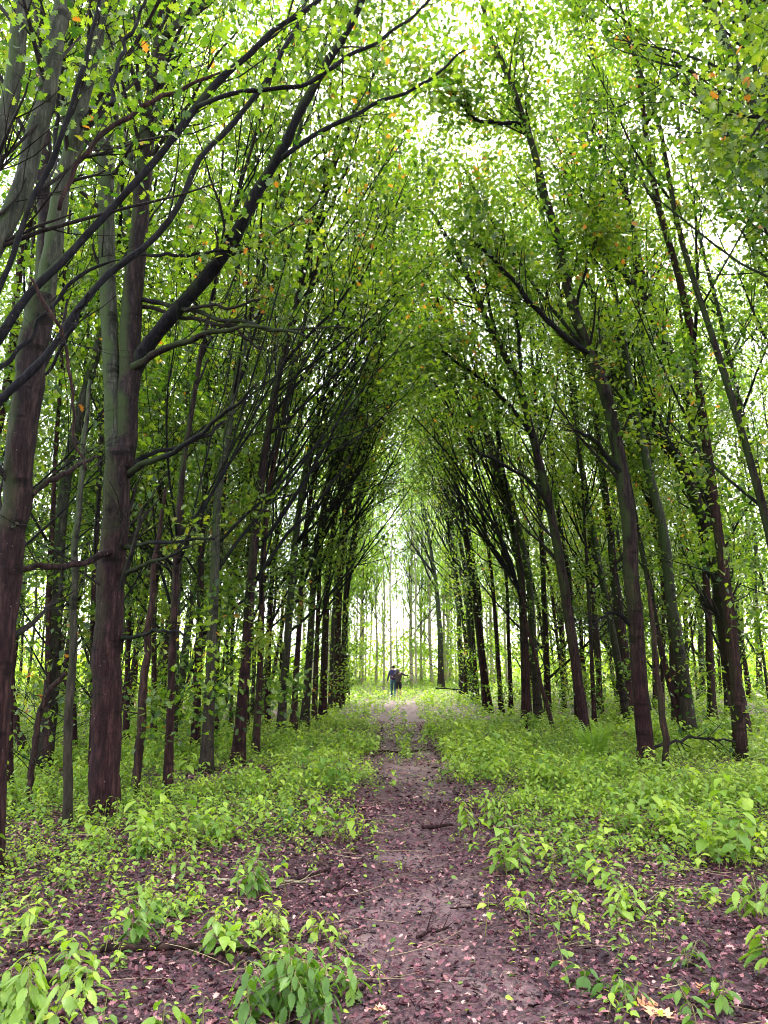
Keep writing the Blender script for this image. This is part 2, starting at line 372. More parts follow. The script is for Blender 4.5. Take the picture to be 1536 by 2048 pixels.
def tree_geo(P, R, H, side=0, nl=14, nleaf=3000, size=.12, kind='quad', low=.25, leafz=2.0, twig=3, dead=10, reach=1.0, under=9):
    """limbs, twigs and leaves for one stem P,R. side: direction (x) of the light"""
    gb = gw = Geo(); gl = Geo()
    m = len(P); hs = np.sort(rng.uniform(low, .97, nl)); i = np.clip((hs*(m - 1)).astype(int), 0, m - 2); f = (hs*(m - 1) - i)[:, None]
    p = P[i]*(1 - f) + P[i + 1]*f; r = R[i]*(1 - f[:, 0]) + R[i + 1]*f[:, 0]
    az = rng.uniform(0, 2*math.pi, nl); s = np.stack([np.cos(az) + 1.0*side, np.sin(az), np.zeros(nl)], 1); s = unit(s)
    inc = rng.uniform(.45, .85, nl)*(1.15 - .4*hs); inc = inc[:, None]
    d = s*np.sin(inc) + np.array([0, 0, 1])*np.cos(inc)
    L = H*rng.uniform(.20, .34, nl)*(1.15 - .6*hs)*reach
    Q = grow(p, d, L, 9, .35, .07); RR = (r*rng.uniform(.35, .6, nl))[:, None]*np.linspace(1, .22, 9)[None]
    tubes(gb, Q, RR, 6)
    Q2, R2 = sprout_many(gw, Q, RR, 6, (.10*H, .17*H), up=.5, spread=.7, rad=.5, sides=4, npt=6, t0=.25)
    Q3, R3 = sprout_many(gw, Q2, R2, twig, (.35, 1.0), up=.2, spread=.9, rad=.6, sides=3, npt=4)
    if dead:
        # fine bare twigs on the shaded lower stem
        Qd, Rd = sprout(gw, P[:int(m*.75)], R[:int(m*.75)], dead, (.06*H, .14*H), t0=.22, up=.35, spread=1.8, rad=.12, sides=4, bias=np.array([.9*side, 0, .1]))
        sprout_many(gw, Qd, Rd, 4, (.25, .8), up=.2, spread=.9, rad=.6, sides=3)
    if nleaf:
        n3 = int(nleaf*.85)
        leaf_spray(gl, Q3, n3, size, kind, .13, leafz)
        leaf_spray(gl, Q2, nleaf - n3, size, kind, .10, leafz)
        # leafy shoots straight out of the stem
        Qe, Re = sprout(gw, P, R, under, (.5, 1.5), t0=.06, up=.1, spread=2.2, rad=.05, sides=3, t1=.55, npt=4)
        leaf_spray(gl, Qe, int(nleaf*.011*under), size, kind, .18)
    return gb, gw, gl
def stem(H, r0, n=16, lean=(0, 0), wob=.02, flare=1.35):
    t = np.linspace(0, 1, n); P = np.zeros((n, 3)); P[:, 2] = t*H - .12*(t == 0)
    w = np.cumsum(rng.normal(0, wob, (n, 2)), 0); w -= w[0]; 
    P[:, 0] = lean[0]*t**1.7 + w[:, 0]*H*.25; P[:, 1] = lean[1]*t**1.7 + w[:, 1]*H*.25
    R = r0*(1 - .84*t**.9) ; R[0] *= flare; 
    # extra ring just above the ground so the flare is short
    P = np.insert(P, 1, P[0]*.75 + P[1]*.25, 0); R = np.insert(R, 1, r0*1.08); P[1, 2] = .22
    return P, R
def rough_tube(g, P, R, sides=14, n=44, amp=.05):
    D = resample(np.column_stack([P, R]), n)
    D[:, 0:2] += .0
    PP, RR = D[:, :3], D[:, 3]*(1 + amp*np.sin(np.arange(n)*1.9 + rng.random()*6)*rng.uniform(.2, 1, n))
    RR[0] = R[0]
    tubes(g, PP, RR, sides, lump=.035)

def full_tree(name, base, P, R, H, label, group=None, cat='tree', bark='bark', **kw):
    root = empty(name, base, label, cat, group)
    gt = Geo(); rough_tube(gt, P, R); gt.build('trunk', M[bark], root, True)
    gb, gw, gl = tree_geo(P, R, H, **kw)
    if gb.c: gb.build('branches', M['bark_dark'], root, True)
    if gl.c: gl.build('crown', M['leaf'], root)
    return root

# prominent trees, each traced: stems and limbs are given as (pixel x, pixel y, pixel width) at a distance Y metres ahead,
# which together with the camera gives their real place, course and thickness
def trace(pts, Y, dY=0.0, n=None, wob=.03):
    n = n or max(8, len(pts)*3)
    raw = []
    for k, (px, py, w) in enumerate(pts):
        p = at(px, py, Y + dY*k/(max(1, len(pts) - 1))); raw.append([*p, w/2*depth_of(p)/F])
    D = resample(raw, n); D[1:-1, :3] += rng.normal(0, wob*.5, (n - 2, 3))
    return D[:, :3], D[:, 3]
def traced_tree(name, Y, label, trunk, stems=(), limbs=(), bark='bark', limb_bark='bark_dark', leafn=3000, size=.12, kind='oak', twn=10,
                group='trees lining the path', side=0, leafz=4.0, ext=True, trunk_dY=0, dense=1.0):
    base = at(*trunk[0][:2], Y); base[2] = terrain(base[0], base[1]) - .05
    root = empty(name, base, label, 'tree', group)
    P, R = trace(trunk, Y, trunk_dY); P[0, 2] = base[2] - .05
    # short root flare
    P = np.insert(P, 1, P[0]*.93 + P[1]*.07, 0); R = np.insert(R, 1, R[0]*1.2); R[0] *= 1.6
    P = np.insert(P, 2, P[0]*.6 + P[2]*.4, 0); R = np.insert(R, 2, R[3])
    g = Geo(); rough_tube(g, P, R, 20, 70, .03); g.build('trunk', M[bark], root, True, origin=base)
    gw, gl = Geo(), Geo(); allQ = []
    for st in stems:
        pts, dY, bk = st[0], st[1], st[2]
        P2, R2 = trace(pts, Y + (st[3] if len(st) > 3 else 0), dY); g = Geo(); rough_tube(g, P2, R2, 12, 40, .03); g.build('stem', M[bk], root, True, origin=base)
        allQ.append((P2, R2, 1))
    for lb in limbs:
        pts, dY = lb[0], lb[1]; bk = lb[2] if len(lb) > 2 else limb_bark
        P2, R2 = trace(pts, Y + (lb[3] if len(lb) > 3 else 0), dY); g = Geo(); rough_tube(g, P2, R2, 9, 34, .15); g.build('limb', M[bk], root, True, origin=base)
        allQ.append((P2, R2, .6))
    allQ.append((P, R, .5))
    QQ = []
    for P2, R2, wt in allQ:
        k = max(2, int(twn*wt)); L = np.linalg.norm(P2[-1] - P2[0])
        Q, RR = sprout(gw, P2, R2, k, (.35, min(2.9, .35*L + .3)), t0=.3, up=.5, spread=.8, rad=.3, npt=6, bias=np.array([side*.6, 0, .2]))
        q, rr = sprout_many(gw, Q, RR, 3, (.25, .8), spread=.9, rad=.5)
        QQ.append(q)
        if P2[-1, 2] > 7 and ext and (wt == 1 or (P2 is P and not stems)):  # the crown above the frame
            Q, RR = sprout(gw, P2[-14:], R2[-14:], 9, (1.5, 3.6), t0=.0, up=.4, spread=.9, rad=.32, npt=7)
            q, rr = sprout_many(gw, Q, RR, 8, (.3, 1.1), spread=.9, rad=.5); QQ.append(q)
    Q = np.concatenate(QQ)
    leaf_spray(gl, Q, leafn, size, kind, .24, leafz)
    gw.build('twigs', M['twig'], root, origin=base)
    if gl.c: gl.build('crown', M['leaf'], root, origin=base)
    return root

# A: the thick trunk left of the path, forking above head height
traced_tree('broadleaf_tree', 8.75, 'thick purple-brown forked trunk, widest one standing left of the path',
    [(205,1634,64),(211,1500,58),(217,1300,55),(228,1100,53),(237,960,51),(241,900,50)],
    stems=[([(232,960,30),(230,880,36),(222,780,32),(215,600,32),(212,400,32),(213,200,30),(222,0,26),(230,-150,22)], .3, 'bark_green'),
           ([(246,940,40),(252,860,42),(259,760,42),(264,600,40),(281,430,34),(296,250,31),(318,130,28),(330,0,21),(345,-150,16)], .3, 'bark')],
    limbs=[([(256,850,20),(258,790,28),(276,718,30),(318,655,28),(375,600,27),(440,520,25),(480,460,24),(520,370,22),(560,310,20),(600,230,18),(650,130,16),(700,60,14),(735,-20,10)], -1.3, 'bark_dark', .28),
           ([(565,315,10),(620,272,10),(700,235,8),(768,200,7),(860,165,6),(930,100,4)], .4, 'bark_dark', -.7),
           ([(258,950,15),(280,925,14),(300,925,12),(370,890,10),(440,835,9),(485,800,7),(510,770,4)], -1.0),
           ([(256,945,13),(266,920,11),(290,908,9),(350,898,8),(410,873,6),(450,840,4)], .6),
           ([(244,1098,12),(270,1088,9),(310,1084,8),(350,1083,7),(430,1077,5)], -.7),
           ([(240,1152,12),(262,1140,9),(300,1125,8),(345,1110,6),(371,1093,5)], -.8),
           ([(242,1278,10),(270,1269,8),(310,1264,7),(345,1263,6),(371,1268,4)], -.6),
           ([(230,1095,16),(205,1112,13),(170,1125,13),(110,1136,13),(50,1138,13),(-60,1138,12)], -1.3, 'bark'),
           ([(272,596,9),(300,603,10),(340,610,9),(370,622,11),(410,628,8),(440,640,9),(480,645,8),(520,657,8),(560,662,6),(610,672,4)], -1.2, 'bark_dark', .2),
           ([(272,612,8),(320,618,8),(360,640,7),(400,634,8),(440,652,7),(480,652,7),(560,664,5),(620,655,4),(690,656,3)], -1.0, 'twig', .2),
           ([(370,622,7),(420,612,6),(480,618,6),(520,600,4)], -.2, 'twig', -.3),
           ([(440,640,6),(470,655,6),(500,690,5),(530,700,4)], -.1, 'twig', -.5),
           ([(265,735,15),(300,715,14),(330,698,13),(370,680,12),(440,660,10),(500,650,7),(580,662,4)], -.9, 'bark'),
           ([(283,508,6),(320,510,7),(370,511,7),(420,510,6),(480,490,4)], -.6),
           ([(335,70,16),(345,55,14),(380,28,12),(430,-5,10)], .3, 'bark_green'),
           ([(272,345,10),(262,310,11),(248,275,11),(232,240,10),(228,180,8)], .4, 'bark_green')],
    leafn=5000, size=.10, twn=12, side=.5, leafz=6.2)
# B: trunk cut by the left edge of the frame
traced_tree('broadleaf_tree', 6.5, 'mossy dark trunk cut off by the left edge of the photo',
    [(-24,1735,64),(-19,1500,58),(-4,1300,57),(17,1130,55),(32,1000,54),(52,800,55),(71,660,54),(82,590,54)],
    stems=[([(80,640,30),(84,560,34),(92,430,28),(88,200,26),(80,0,24),(78,-120,20)], .5, 'bark'),
           ([(88,620,34),(100,500,36),(118,400,34),(150,280,34),(180,120,32),(208,0,30),(225,-150,26)], 0, 'bark_green')],
    limbs=[([(30,1000,16),(8,1010,16),(40,1000,14),(80,978,12),(130,945,11),(165,925,8),(198,912,5)][2:], .5, 'bark'),
           ([(10,1055,8),(0,1048,8),(20,1048,7),(38,1050,5)][2:], -.3, 'bark'),
           ([(118,400,8),(112,300,9),(118,200,8),(130,100,7),(165,40,6),(190,0,5)], .6)],
    leafn=2000, size=.10, twn=8, side=.3, leafz=6.0)
# C: forked tree just outside the frame whose dark boughs sweep over the path
traced_tree('broadleaf_tree', 4.9, 'nearest tree beside the left edge, dark mossy boughs sweeping across the upper left',
    [(-330,2010,90),(-310,1600,80),(-270,1200,74),(-215,950,66),(-170,860,60)],
    stems=[([(-190,900,50),(-80,640,42),(0,480,38),(40,400,38),(75,255,37),(104,120,36),(131,0,34),(150,-160,28)], .6, 'bark_green'),
           ([(-200,900,44),(-110,600,38),(-40,400,34),(0,265,34),(28,160,32),(45,0,32),(50,-160,28)], .2, 'bark_green')],
    limbs=[([(-150,900,24),(-60,770,19),(0,672,17),(30,625,16),(85,565,16),(115,522,15),(155,497,15),(200,440,14),(260,380,14),(310,330,14),(350,270,15),(395,215,17),(440,155,14),(490,115,12),(550,60,11),(640,0,9),(700,-60,6)], .8),
           ([(-160,960,24),(-80,860,19),(0,795,17),(58,750,16),(103,703,16),(140,650,15),(175,590,14),(215,545,13),(270,510,13),(320,465,12),(365,410,12),(371,370,11),(400,310,11),(435,280,11),(475,235,11),(515,185,11),(550,135,10),(600,40,8),(615,-30,6)], 1.0),
           ([(392,215,9),(420,200,10),(455,187,9),(525,178,9),(580,181,9),(625,160,9),(700,110,8),(768,75,7),(830,30,6),(880,-20,4)], .5, 'bark_dark', .45),
           ([(-140,820,16),(-60,680,13),(0,575,11),(30,500,11),(55,415,11),(100,325,11),(145,225,11),(168,125,10),(180,60,9),(200,-20,8)], .3),
           ([(118,420,8),(155,325,10),(200,275,10),(240,243,10),(280,215,10),(330,190,8),(400,165,7),(440,145,4)], .4, 'bark_red', .2),
           ([(223,210,9),(232,160,9),(245,110,8),(265,60,7),(292,-10,6)], .2),
           ([(-140,800,10),(-40,770,9),(0,740,10),(25,715,9),(60,680,9),(110,600,8),(150,555,8),(200,530,6),(238,520,3)], .6),
           ([(62,555,6),(75,580,8),(100,620,8),(120,650,7),(134,700,7),(146,790,6),(150,880,5),(172,940,4)], .3, 'bark_red'),
           ([(178,585,6),(160,610,8),(142,660,8),(120,700,7),(90,750,5)], .2)],
    leafn=1900, size=.085, twn=8, side=.5, leafz=5.6, ext=False)
# right side
traced_tree('broadleaf_tree', 13.3, 'dark bare trunk right of the path curving up leftwards over it',
    [(1292,1528,33),(1283,1400,31),(1273,1300,30),(1263,1150,30),(1252,1000,28),(1235,900,26),(1222,820,24),(1195,740,22),(1172,690,20),(1155,640,18),(1140,590,17),(1125,540,16),(1110,460,15),(1085,370,14),(1065,290,13),(1045,230,12),(1020,160,11),(980,70,9),(955,-20,8)],
    limbs=[([(1178,705,14),(1153,690,12),(1108,655,11),(1063,610,10),(1028,560,9),(983,515,8),(938,475,6)], -1.5),
           ([(1055,255,11),(1035,248,9),(1000,245,8),(950,240,7),(930,215,6),(905,185,4)], -.5),
           ([(1172,700,8),(1100,610,7),(1060,560,6),(1000,470,6),(960,400,5),(925,330,4)], 1.2),
           ([(1225,830,12),(1215,780,11),(1190,720,10),(1160,690,8)], .8),
           ([(1250,960,13),(1205,900,10),(1180,870,8),(1150,860,5)], -.8),
           ([(1262,1250,10),(1245,1235,8),(1225,1222,6),(1185,1250,4)], -.6),
           ([(1100,440,6),(1080,400,6),(1070,330,5),(1050,200,4),(1046,50,3)], .7),
           ([(1150,620,7),(1165,560,6),(1190,500,5),(1200,420,4)], -.4)],
    bark='bark', limb_bark='bark_dark', leafn=9500, size=.12, twn=46, side=-.4, leafz=7.6)
traced_tree('broadleaf_tree', 19.0, 'rough lichened trunk far right of the path forking low into two leaning stems',
    [(1490,1472,29),(1472,1380,29),(1456,1300,29),(1441,1180,31),(1428,1110,30),(1424,1040,27)],
    stems=[([(1424,1110,20),(1420,960,23),(1400,860,22),(1370,780,22),(1345,720,22),(1318,660,22),(1300,610,21),(1280,560,19),(1256,430,16),(1240,300,14),(1220,200,13),(1180,80,11),(1150,-40,9)], .5, 'bark'),
           ([(1420,1080,20),(1402,1030,22),(1365,930,20),(1320,860,18),(1272,800,15),(1230,750,10),(1190,680,7)], -1, 'bark')],
    limbs=[([(1300,620,14),(1265,570,15),(1225,520,13),(1185,480,11),(1150,420,8)], -.6, 'bark'),
           ([(1243,545,10),(1232,400,11),(1222,335,10),(1185,265,8),(1170,150,6)], .4, 'bark')],
    leafn=12000, size=.125, twn=46, side=-.4, leafz=7)
traced_tree('broadleaf_tree', 16.4, 'slim mossy trunk right of the path leaning steadily left, fern at its foot',
    [(1176,1492,21),(1161,1400,20),(1146,1300,20),(1129,1180,19),(1111,1080,18),(1096,1000,17),(1072,900,15),(1060,850,14),(1042,780,13),(1022,725,13),(985,670,12),(965,620,11),(940,560,10),(915,505,9),(890,470,8),(860,420,6)],
    limbs=[([(1040,790,9),(1040,700,8),(1030,620,7),(1020,560,5)], .5),
           ([(1068,880,10),(1035,830,8),(990,780,7),(940,740,6),(880,700,4)], -1),
           ([(1020,730,8),(980,640,7),(975,560,6),(960,480,5),(955,380,4)], .8),
           ([(1098,1010,9),(1060,960,7),(1010,930,6),(950,900,4)], -.8)],
    leafn=7500, size=.12, twn=40, side=-.6, leafz=6.5)
traced_tree('broadleaf_tree', 20.5, 'stout reddish trunk right of the path between two darker leaning trunks',
    [(1355,1452,27),(1352,1300,25),(1332,1180,20),(1318,1080,18),(1300,960,17),(1290,850,16),(1280,700,14),(1275,600,12),(1265,480,10),(1250,380,7)],
    limbs=[([(1318,1080,9),(1290,980,9),(1262,930,8),(1240,880,6)], 1)], bark='bark_red', leafn=6000, size=.13, twn=26, side=-.3, leafz=4)
traced_tree('broadleaf_tree', 23.0, 'straight brown trunk partly hidden behind the dark curving trunk on the right',
    [(1257,1442,27),(1246,1300,25),(1226,1130,15),(1212,1000,13),(1192,850,11),(1170,700,9),(1140,560,8),(1100,440,6)],
    bark='bark', leafn=6000, size=.13, twn=30, side=-.3, leafz=4)
# tree out of frame on the right whose dead twig hangs into the picture
traced_tree('broadleaf_tree', 7.0, 'tree beyond the right edge, one dark bare twig reaching into the picture',
    [(2010,1700,60),(1990,1300,52),(1950,900,44),(1900,500,38),(1850,200,32),(1800,-100,26)],
    limbs=[([(1850,210,20),(1700,190,14),(1600,212,10),(1536,225,9),(1500,233,7),(1452,230,4)], -.4),
           ([(1560,222,6),(1525,235,6),(1508,262,5),(1487,292,3)], -.1),
           ([(1830,90,14),(1700,40,9),(1600,20,7),(1500,-10,5)], .4)],
    leafn=3000, size=.10, twn=14, side=-.6, leafz=6.2)
# dead and broken stems on the left
def snag(base, pts, Y, label, bark, twn=10, spread=1.8):
    b = at(pts[0][0], pts[0][1], Y); b[2] = terrain(b[0], b[1]) - .05
    root = empty('dead_tree', b, label, 'dead tree')
    P, R = trace(pts, Y, .2); P[0, 2] = b[2]; g = Geo(); rough_tube(g, P, R, 10, 40, .1); g.build('trunk', M[bark], root, True, origin=b)
    gw = Geo(); Q, RR = sprout(gw, P, R, twn, (.3, 1.1), t0=.2, up=.1, spread=spread, rad=.18); sprout_many(gw, Q, RR, 4, (.15, .5)); gw.build('twigs', M['twig'], root, origin=b)
snag(0, [(58,1605,12),(62,1540,13),(72,1480,13),(80,1430,12),(92,1390,12),(108,1370,11),(132,1346,9)], 9.3, 'thin dead stem snapped off at a pale broken tip, left edge of the wood', 'bark_red', 26)
snag(0, [(274,1598,16),(277,1520,18),(284,1440,18),(286,1380,16),(296,1300,15),(304,1200,12),(312,1100,10),(330,980,7)], 10.2, 'rotten dark red stem with peeling bark right beside the thickest trunk', 'bark_red', 8)
snag(0, [(138,1650,20),(136,1560,18),(134,1480,17),(140,1400,17),(147,1300,15),(150,1150,13),(158,1000,12),(170,880,9),(180,760,7)], 8.2, 'thin knobbly brown trunk just left of the thickest trunk', 'bark_green', 18)
snag(0, [(1331,1540,12),(1330,1480,14),(1326,1420,13),(1316,1370,12),(1309,1300,11),(1304,1230,9),(1296,1160,6)], 12.9, 'dead dark red snag with a stub, right behind the foot of the dark curving trunk', 'bark_red', 8)
snag(0, [(1106,1468,9),(1098,1420,9),(1084,1385,9),(1076,1340,7),(1060,1270,5),(1040,1180,4)], 20.0, 'crooked thin dead stem leaning between rough trunks right of the path', 'bark_red', 8)
snag(0, [(46,1515,22),(40,1470,18),(30,1440,14),(28,1400,9),(26,1330,8)], 14.0, 'broken stump with a splintered top near the left edge', 'bark', 4)

# remaining trunks whose feet show: (px at foot, py at foot, width px, px where it crosses y=1200, bark, wood)
feet_L = [(95,1545,14,98),(187,1540,14,190),(252,1480,12,255),(335,1592,17,352),(346,1512,15,352),(391,1502,17,398),(413,1547,23,428),(475,1532,24,502),(510,1512,15,530),
          (462,1462,8,466),(493,1466,11,498),(533,1450,13,540),(561,1477,18,578),(585,1467,13,600),(608,1460,17,628),(628,1452,11,636),(645,1447,16,655),(660,1430,9,664),(671,1420,17,679),(684,1414,9,690),
          (148,1500,13,150),(222,1500,11,224),(308,1490,12,310),(432,1478,11,436),(18,1590,14,20)]
feet_R = [(1055,1456,19,1045),(1079,1452,18,1060),(1096,1432,14,1092),(1190,1462,9,1180),(978,1427,17,952),(1004,1430,10,985),(1022,1430,9,1018),(945,1402,10,925),(956,1410,9,938),(882,1382,13,878),
          (1130,1390,13,1122),(1240,1405,18,1236),(1425,1447,17,1412),(1405,1397,13,1402),(1460,1432,15,1436),(1325,1440,9,1318),(1310,1415,9,1306),(1222,1372,14,1218),(1520,1385,12,1512),
          (1168,1405,9,1160),(930,1388,8,915),(1375,1420,9,1372),(1065,1405,8,1058),(1282,1415,10,1278)]
words_L = {0:'thin moss-green trunk left edge', 1:''}
side_words = ['left', 'right']
placed = [(-3.4, 8.75), (-3.3, 6.5), (-5, 4.9), (4.3, 13.3), (8.7, 19), (4.1, 16.4), (7.6, 20.5), (6.9, 23), (8, 7)]
ordn = ['nearest', 'second', 'third', 'fourth', 'fifth', 'sixth', 'seventh', 'eighth', 'ninth', 'tenth', 'eleventh', 'twelfth', 'thirteenth', 'fourteenth', 'fifteenth', 'sixteenth', 'seventeenth', 'eighteenth', 'nineteenth', 'twentieth', 'twenty-first', 'twenty-second', 'twenty-third', 'twenty-fourth', 'twenty-fifth', 'twenty-sixth']
def nearest_order(fs): return {f: i for i, f in enumerate(sorted(fs, key=lambda q: -q[1]))}
for sgn, fs in ((1, feet_L), (-1, feet_R)):
    order = nearest_order(fs)
    for f in fs:
        px, py, w, px2 = f
        b = gp(px, py); Y = b[1]; r = w/2*depth_of(b)/F
        b[2] = terrain(b[0], b[1]) - .04
        q = at(px2, 1200, Y); lean = (q[0] - b[0])                       # offset at the height of the y=1200 crossing
        H = min(19, max(11, 12 + r*40)) + rng.uniform(-.8, .8)
        inrow = abs(b[0] - (-2.8 if sgn > 0 else 3.6)) < 1.0
        t = np.linspace(0, 1, 18); z = t*H; P = np.zeros((18, 3)); hz = max(q[2], 1.5)
        P[:, 2] = z; P[0, 2] = -.1
        P[:, 0] = lean*np.minimum(z/hz, 1 + .5*(z/hz - 1)*(z > hz)) + (sgn*((1.3 if Y > 24 else (1.9 if sgn > 0 else 2.9)) if inrow else .3))*np.clip((z - 4)/10, 0, 1)**1.4
        wv = np.cumsum(rng.normal(0, .022, (18, 2)), 0)*np.clip(t*4, 0, 1)[:, None]; P[:, :2] += wv
        R = r*(1 - .85*t**.95)
        P = np.insert(P, 1, [P[0]*.55 + P[1]*.45, P[0]*.2 + P[1]*.8], 0); R = np.insert(R, 1, [r*1.03, r*.99]); R[0] = r*1.65; P[1, 2] = .38
        k = order[f]; sw_ = 'left' if sgn > 0 else 'right'
        rowname = 'first row' if inrow else 'wood behind the first row'
        size = 'stout' if w >= 17 else ('medium' if w >= 12 else 'thin')
        label = '%s %s trunk, %s of the smaller trunks %s of the path' % (size, 'mossy brown' if k % 2 else 'dark brown', (ordn[k] + ' nearest') if k else 'very nearest', sw_)
        if f == (882,1382,13,878): label = 'lone dark trunk standing just right of the two walkers, forking above'
        placed.append((b[0], b[1]))
        far = Y > 19
        full_tree('broadleaf_tree', b, P, R, H, label, 'trees lining the path' if inrow else 'trees in the wood', bark=['bark', 'bark', 'bark_green', 'bark_red'][k % 4],
                  side=sgn*(1.0 if inrow else .2), nl=(22 if Y < 22 else 17) if inrow else 14, nleaf=(5400 if Y < 24 else 3900) if inrow else 4800, size=.112, kind='oak' if not far else 'quad', low=(.40 if Y > 24 else .24) if inrow else .15,
                  leafz=(9 if Y > 24 else 6.5) if inrow else 1.6, twig=4, dead=(18 if Y < 22 else 9) if inrow else 10, reach=(1.2 if Y < 22 else 1.1) if inrow else .8)

# ---- the wood behind: a few kinds, copied
def variant(H, r, nleaf, size, leafz, bark, kindn=12, side=0, low=.15, reach=.75):
    P, R = stem(H, r, lean=(rng.uniform(-.5, .5) + side*1.6, rng.uniform(-.5, .5)))
    gt = Geo(); rough_tube(gt, P, R, 8, 26, .08)
    gb, gw, gl = tree_geo(P, R, H, side=side, nl=kindn, nleaf=nleaf, size=size, kind='quad', low=low, leafz=leafz, twig=3, dead=8, reach=reach, under=15)
    root = empty('broadleaf_tree', (0, 0, 0), 'x', 'tree', 'x')
    gt.build('trunk', M[bark], root, True); gb.build('branches', M['bark_dark'], root, True); gl.build('crown', M['leaf'], root)
    return root
def copy_tree(src, loc, rz, s, label, group, used=set(), tilt=0.0):
    if src.name not in used: o = src; used.add(src.name)
    else:
        o = src.copy(); COL.objects.link(o)
        for ch in src.children:
            c = ch.copy(); COL.objects.link(c); c.parent = o
    o.location = loc; o.rotation_euler = (0, tilt, rz); o.scale = (s, s, s*random.uniform(.92, 1.1))
    tag(o, label, 'tree', group); return o
wood = [variant(17.5 + (i % 3), .05 + .010*i, 5800, .118, 1.3 + .3*(i % 3), ['bark', 'bark_green', 'bark_red', 'bark'][i % 4], side=.45) for i in range(9)]
rows = [variant(17, .12 + .012*i, 5000, .125, 5.5, ['bark', 'bark_green'][i % 2], 18, side=.8, low=.45, reach=1.05) for i in range(4)]
zc = {}
def zone(x, y):
    s = 'left' if x < 0 else 'right'
    if abs(x) > 14 or y > 32:
        d = 'far back' if y > 32 else 'deep'
        return 'slender leafy tree %s in the %s-hand wood, one of many' % (d, s), 'slender trees %s in the wood on the %s' % (d, s)
    d = 'close behind the first row' if abs(x) < 7.5 else ('two rows back' if abs(x) < 11 else 'in the middle of the wood')
    zc[(s, d)] = zc.get((s, d), -1) + 1; k = zc[(s, d)]
    return 'slender leafy tree %s on the %s, %s from the camera' % (d, s, ordn[k] if k < 26 else 'farthest'), 'slender trees %s on the %s' % (d, s)
cnt = 0
for sgn in (-1, 1):
    for k, x0 in enumerate([5.2, 7.4, 9.8, 12.4, 15.4, 19] if sgn < 0 else [6.2, 8.6, 11, 13.6, 16.6, 20]):
        y = 6.0 + rng.uniform(0, 2) + (x0 - 3)*.9
        while y < (54 if x0 > 10.5 else 35):
            x = sgn*(x0 + rng.uniform(-.7, .7))
            if min(math.hypot(x - a, y - b) for a, b in placed) > 1.3 and abs(x) < .62*y + 3.5 and not (y < 11 and abs(x) < 6):
                lb, gr = zone(x, y)
                copy_tree(random.choice(wood), (x, y, terrain(x, y) - .05), (0 if sgn < 0 else math.pi) + rng.normal(0, .7), rng.uniform(.85, 1.12), lb, gr, tilt=(rng.uniform(.02, .16) if abs(x) < 13 else 0.0)); cnt += 1
                placed.append((x, y))
            y += rng.uniform(2.0, 3.2)*(1 + k*.12)
for x, y, rz, wds in ((6.3, 10.6, 3.0, 'nearest of those behind the first row'), (8.3, 14.2, 3.3, 'between the forked and the curving trunk'), (6.2, 17.3, 2.8, 'behind the slim leaning trunk'), (10.8, 14.5, 3.1, 'by the right edge of the photo'),
                      (4.9, 6.2, 3.1, 'just beyond the right edge'), (5.8, 26, 3.1, 'well behind the lichened trunk'), (-5.6, 12.4, .2, 'left of the path behind the thickest trunk')):
    copy_tree(rows[int(x*7) % 4], (x, y, terrain(x, y) - .05), rz, .95, 'tall slim tree with a full crown %s' % wds, 'tall trees close to the path')
for sgn in (-1, 1):
    for j, y in enumerate((-2.2, -5, -8, -11)):  # unseen trees added behind the camera to shade the near trunks
        copy_tree(random.choice(rows), (sgn*3.3, y, -.05), (0 if sgn < 0 else math.pi) + rng.uniform(-.4, .4), 1.0, 'unseen shade tree added %s of the path behind the camera, %s one back' % ('left' if sgn < 0 else 'right', ['first', 'second', 'third', 'fourth'][j]), 'unseen trees added behind the camera for shade')
# the two rows go on to the end of the avenue
for sgn, x0, y0, y1 in ((-1, 2.45, 33.5, 37), (1, 3.3, 31, 44)):
    y = y0
    while y < y1:
        if min(math.hypot(sgn*x0 - a, y - b) for a, b in placed) > 1.0:
            copy_tree(random.choice(rows), (sgn*x0, y, terrain(sgn*x0, y) - .05), (0 if sgn < 0 else math.pi) + rng.uniform(-.4, .4), rng.uniform(.9, 1.05),
                      'dark trunk ending the row %s of the path, %s of its last trunks' % ('left' if sgn < 0 else 'right', ordn[max(0, int((y - y0)/2.2))]), 'last trees of the row %s of the path' % ('left' if sgn < 0 else 'right')); cnt += 1
        y += 2.2
# pale tall trees beyond the clearing
def poplar(i):
    P, R = stem(21, .08 + .03*i, lean=(rng.uniform(-.8, .8), 0), wob=.01)
    gt = Geo(); rough_tube(gt, P, R, 8, 26, .04)
    gb, gw, gl = tree_geo(P, R, 21, nl=22, nleaf=3200, size=.17, kind='quad', low=.22, leafz=2.0, twig=2, dead=8, reach=.5)
    root = empty('poplar_tree', (0, 0, 0), 'x', 'tree', 'x')
    gt.build('trunk', M['bark_pale'], root, True); gb.build('branches', M['bark_green'], root, True); gl.build('crown', M['leaf_lit'], root)
    return root
pops = [poplar(i) for i in range(3)]
for i in range(60):
    x = rng.uniform(-11, 12); y = rng.uniform(58, 84)
    if i < 4: x, y = [(-4.0, 60), (-3.1, 62), (-1.3, 61), (.9, 60)][i]
    copy_tree(random.choice(pops), (x, y, terrain(x, y) - .05), rng.uniform(0, 6), rng.uniform(.85, 1.15), ('pale tall straight trunk in the bright stand beyond the two walkers' if i > 3 else ['broad pale trunk left of the walkers, leftmost of the near pale ones', 'pale trunk just left of the walkers in the bright stand', 'thin pale trunk directly behind the walkers', 'pale trunk just right of the walkers in the bright stand'][i]), 'pale tall trees beyond the end of the avenue'); cnt += 1
for o in wood + rows + pops:                     # kinds that no copy needed
    if o['label'] == 'x':
        for c in list(o.children): bpy.data.objects.remove(c)
        bpy.data.objects.remove(o)
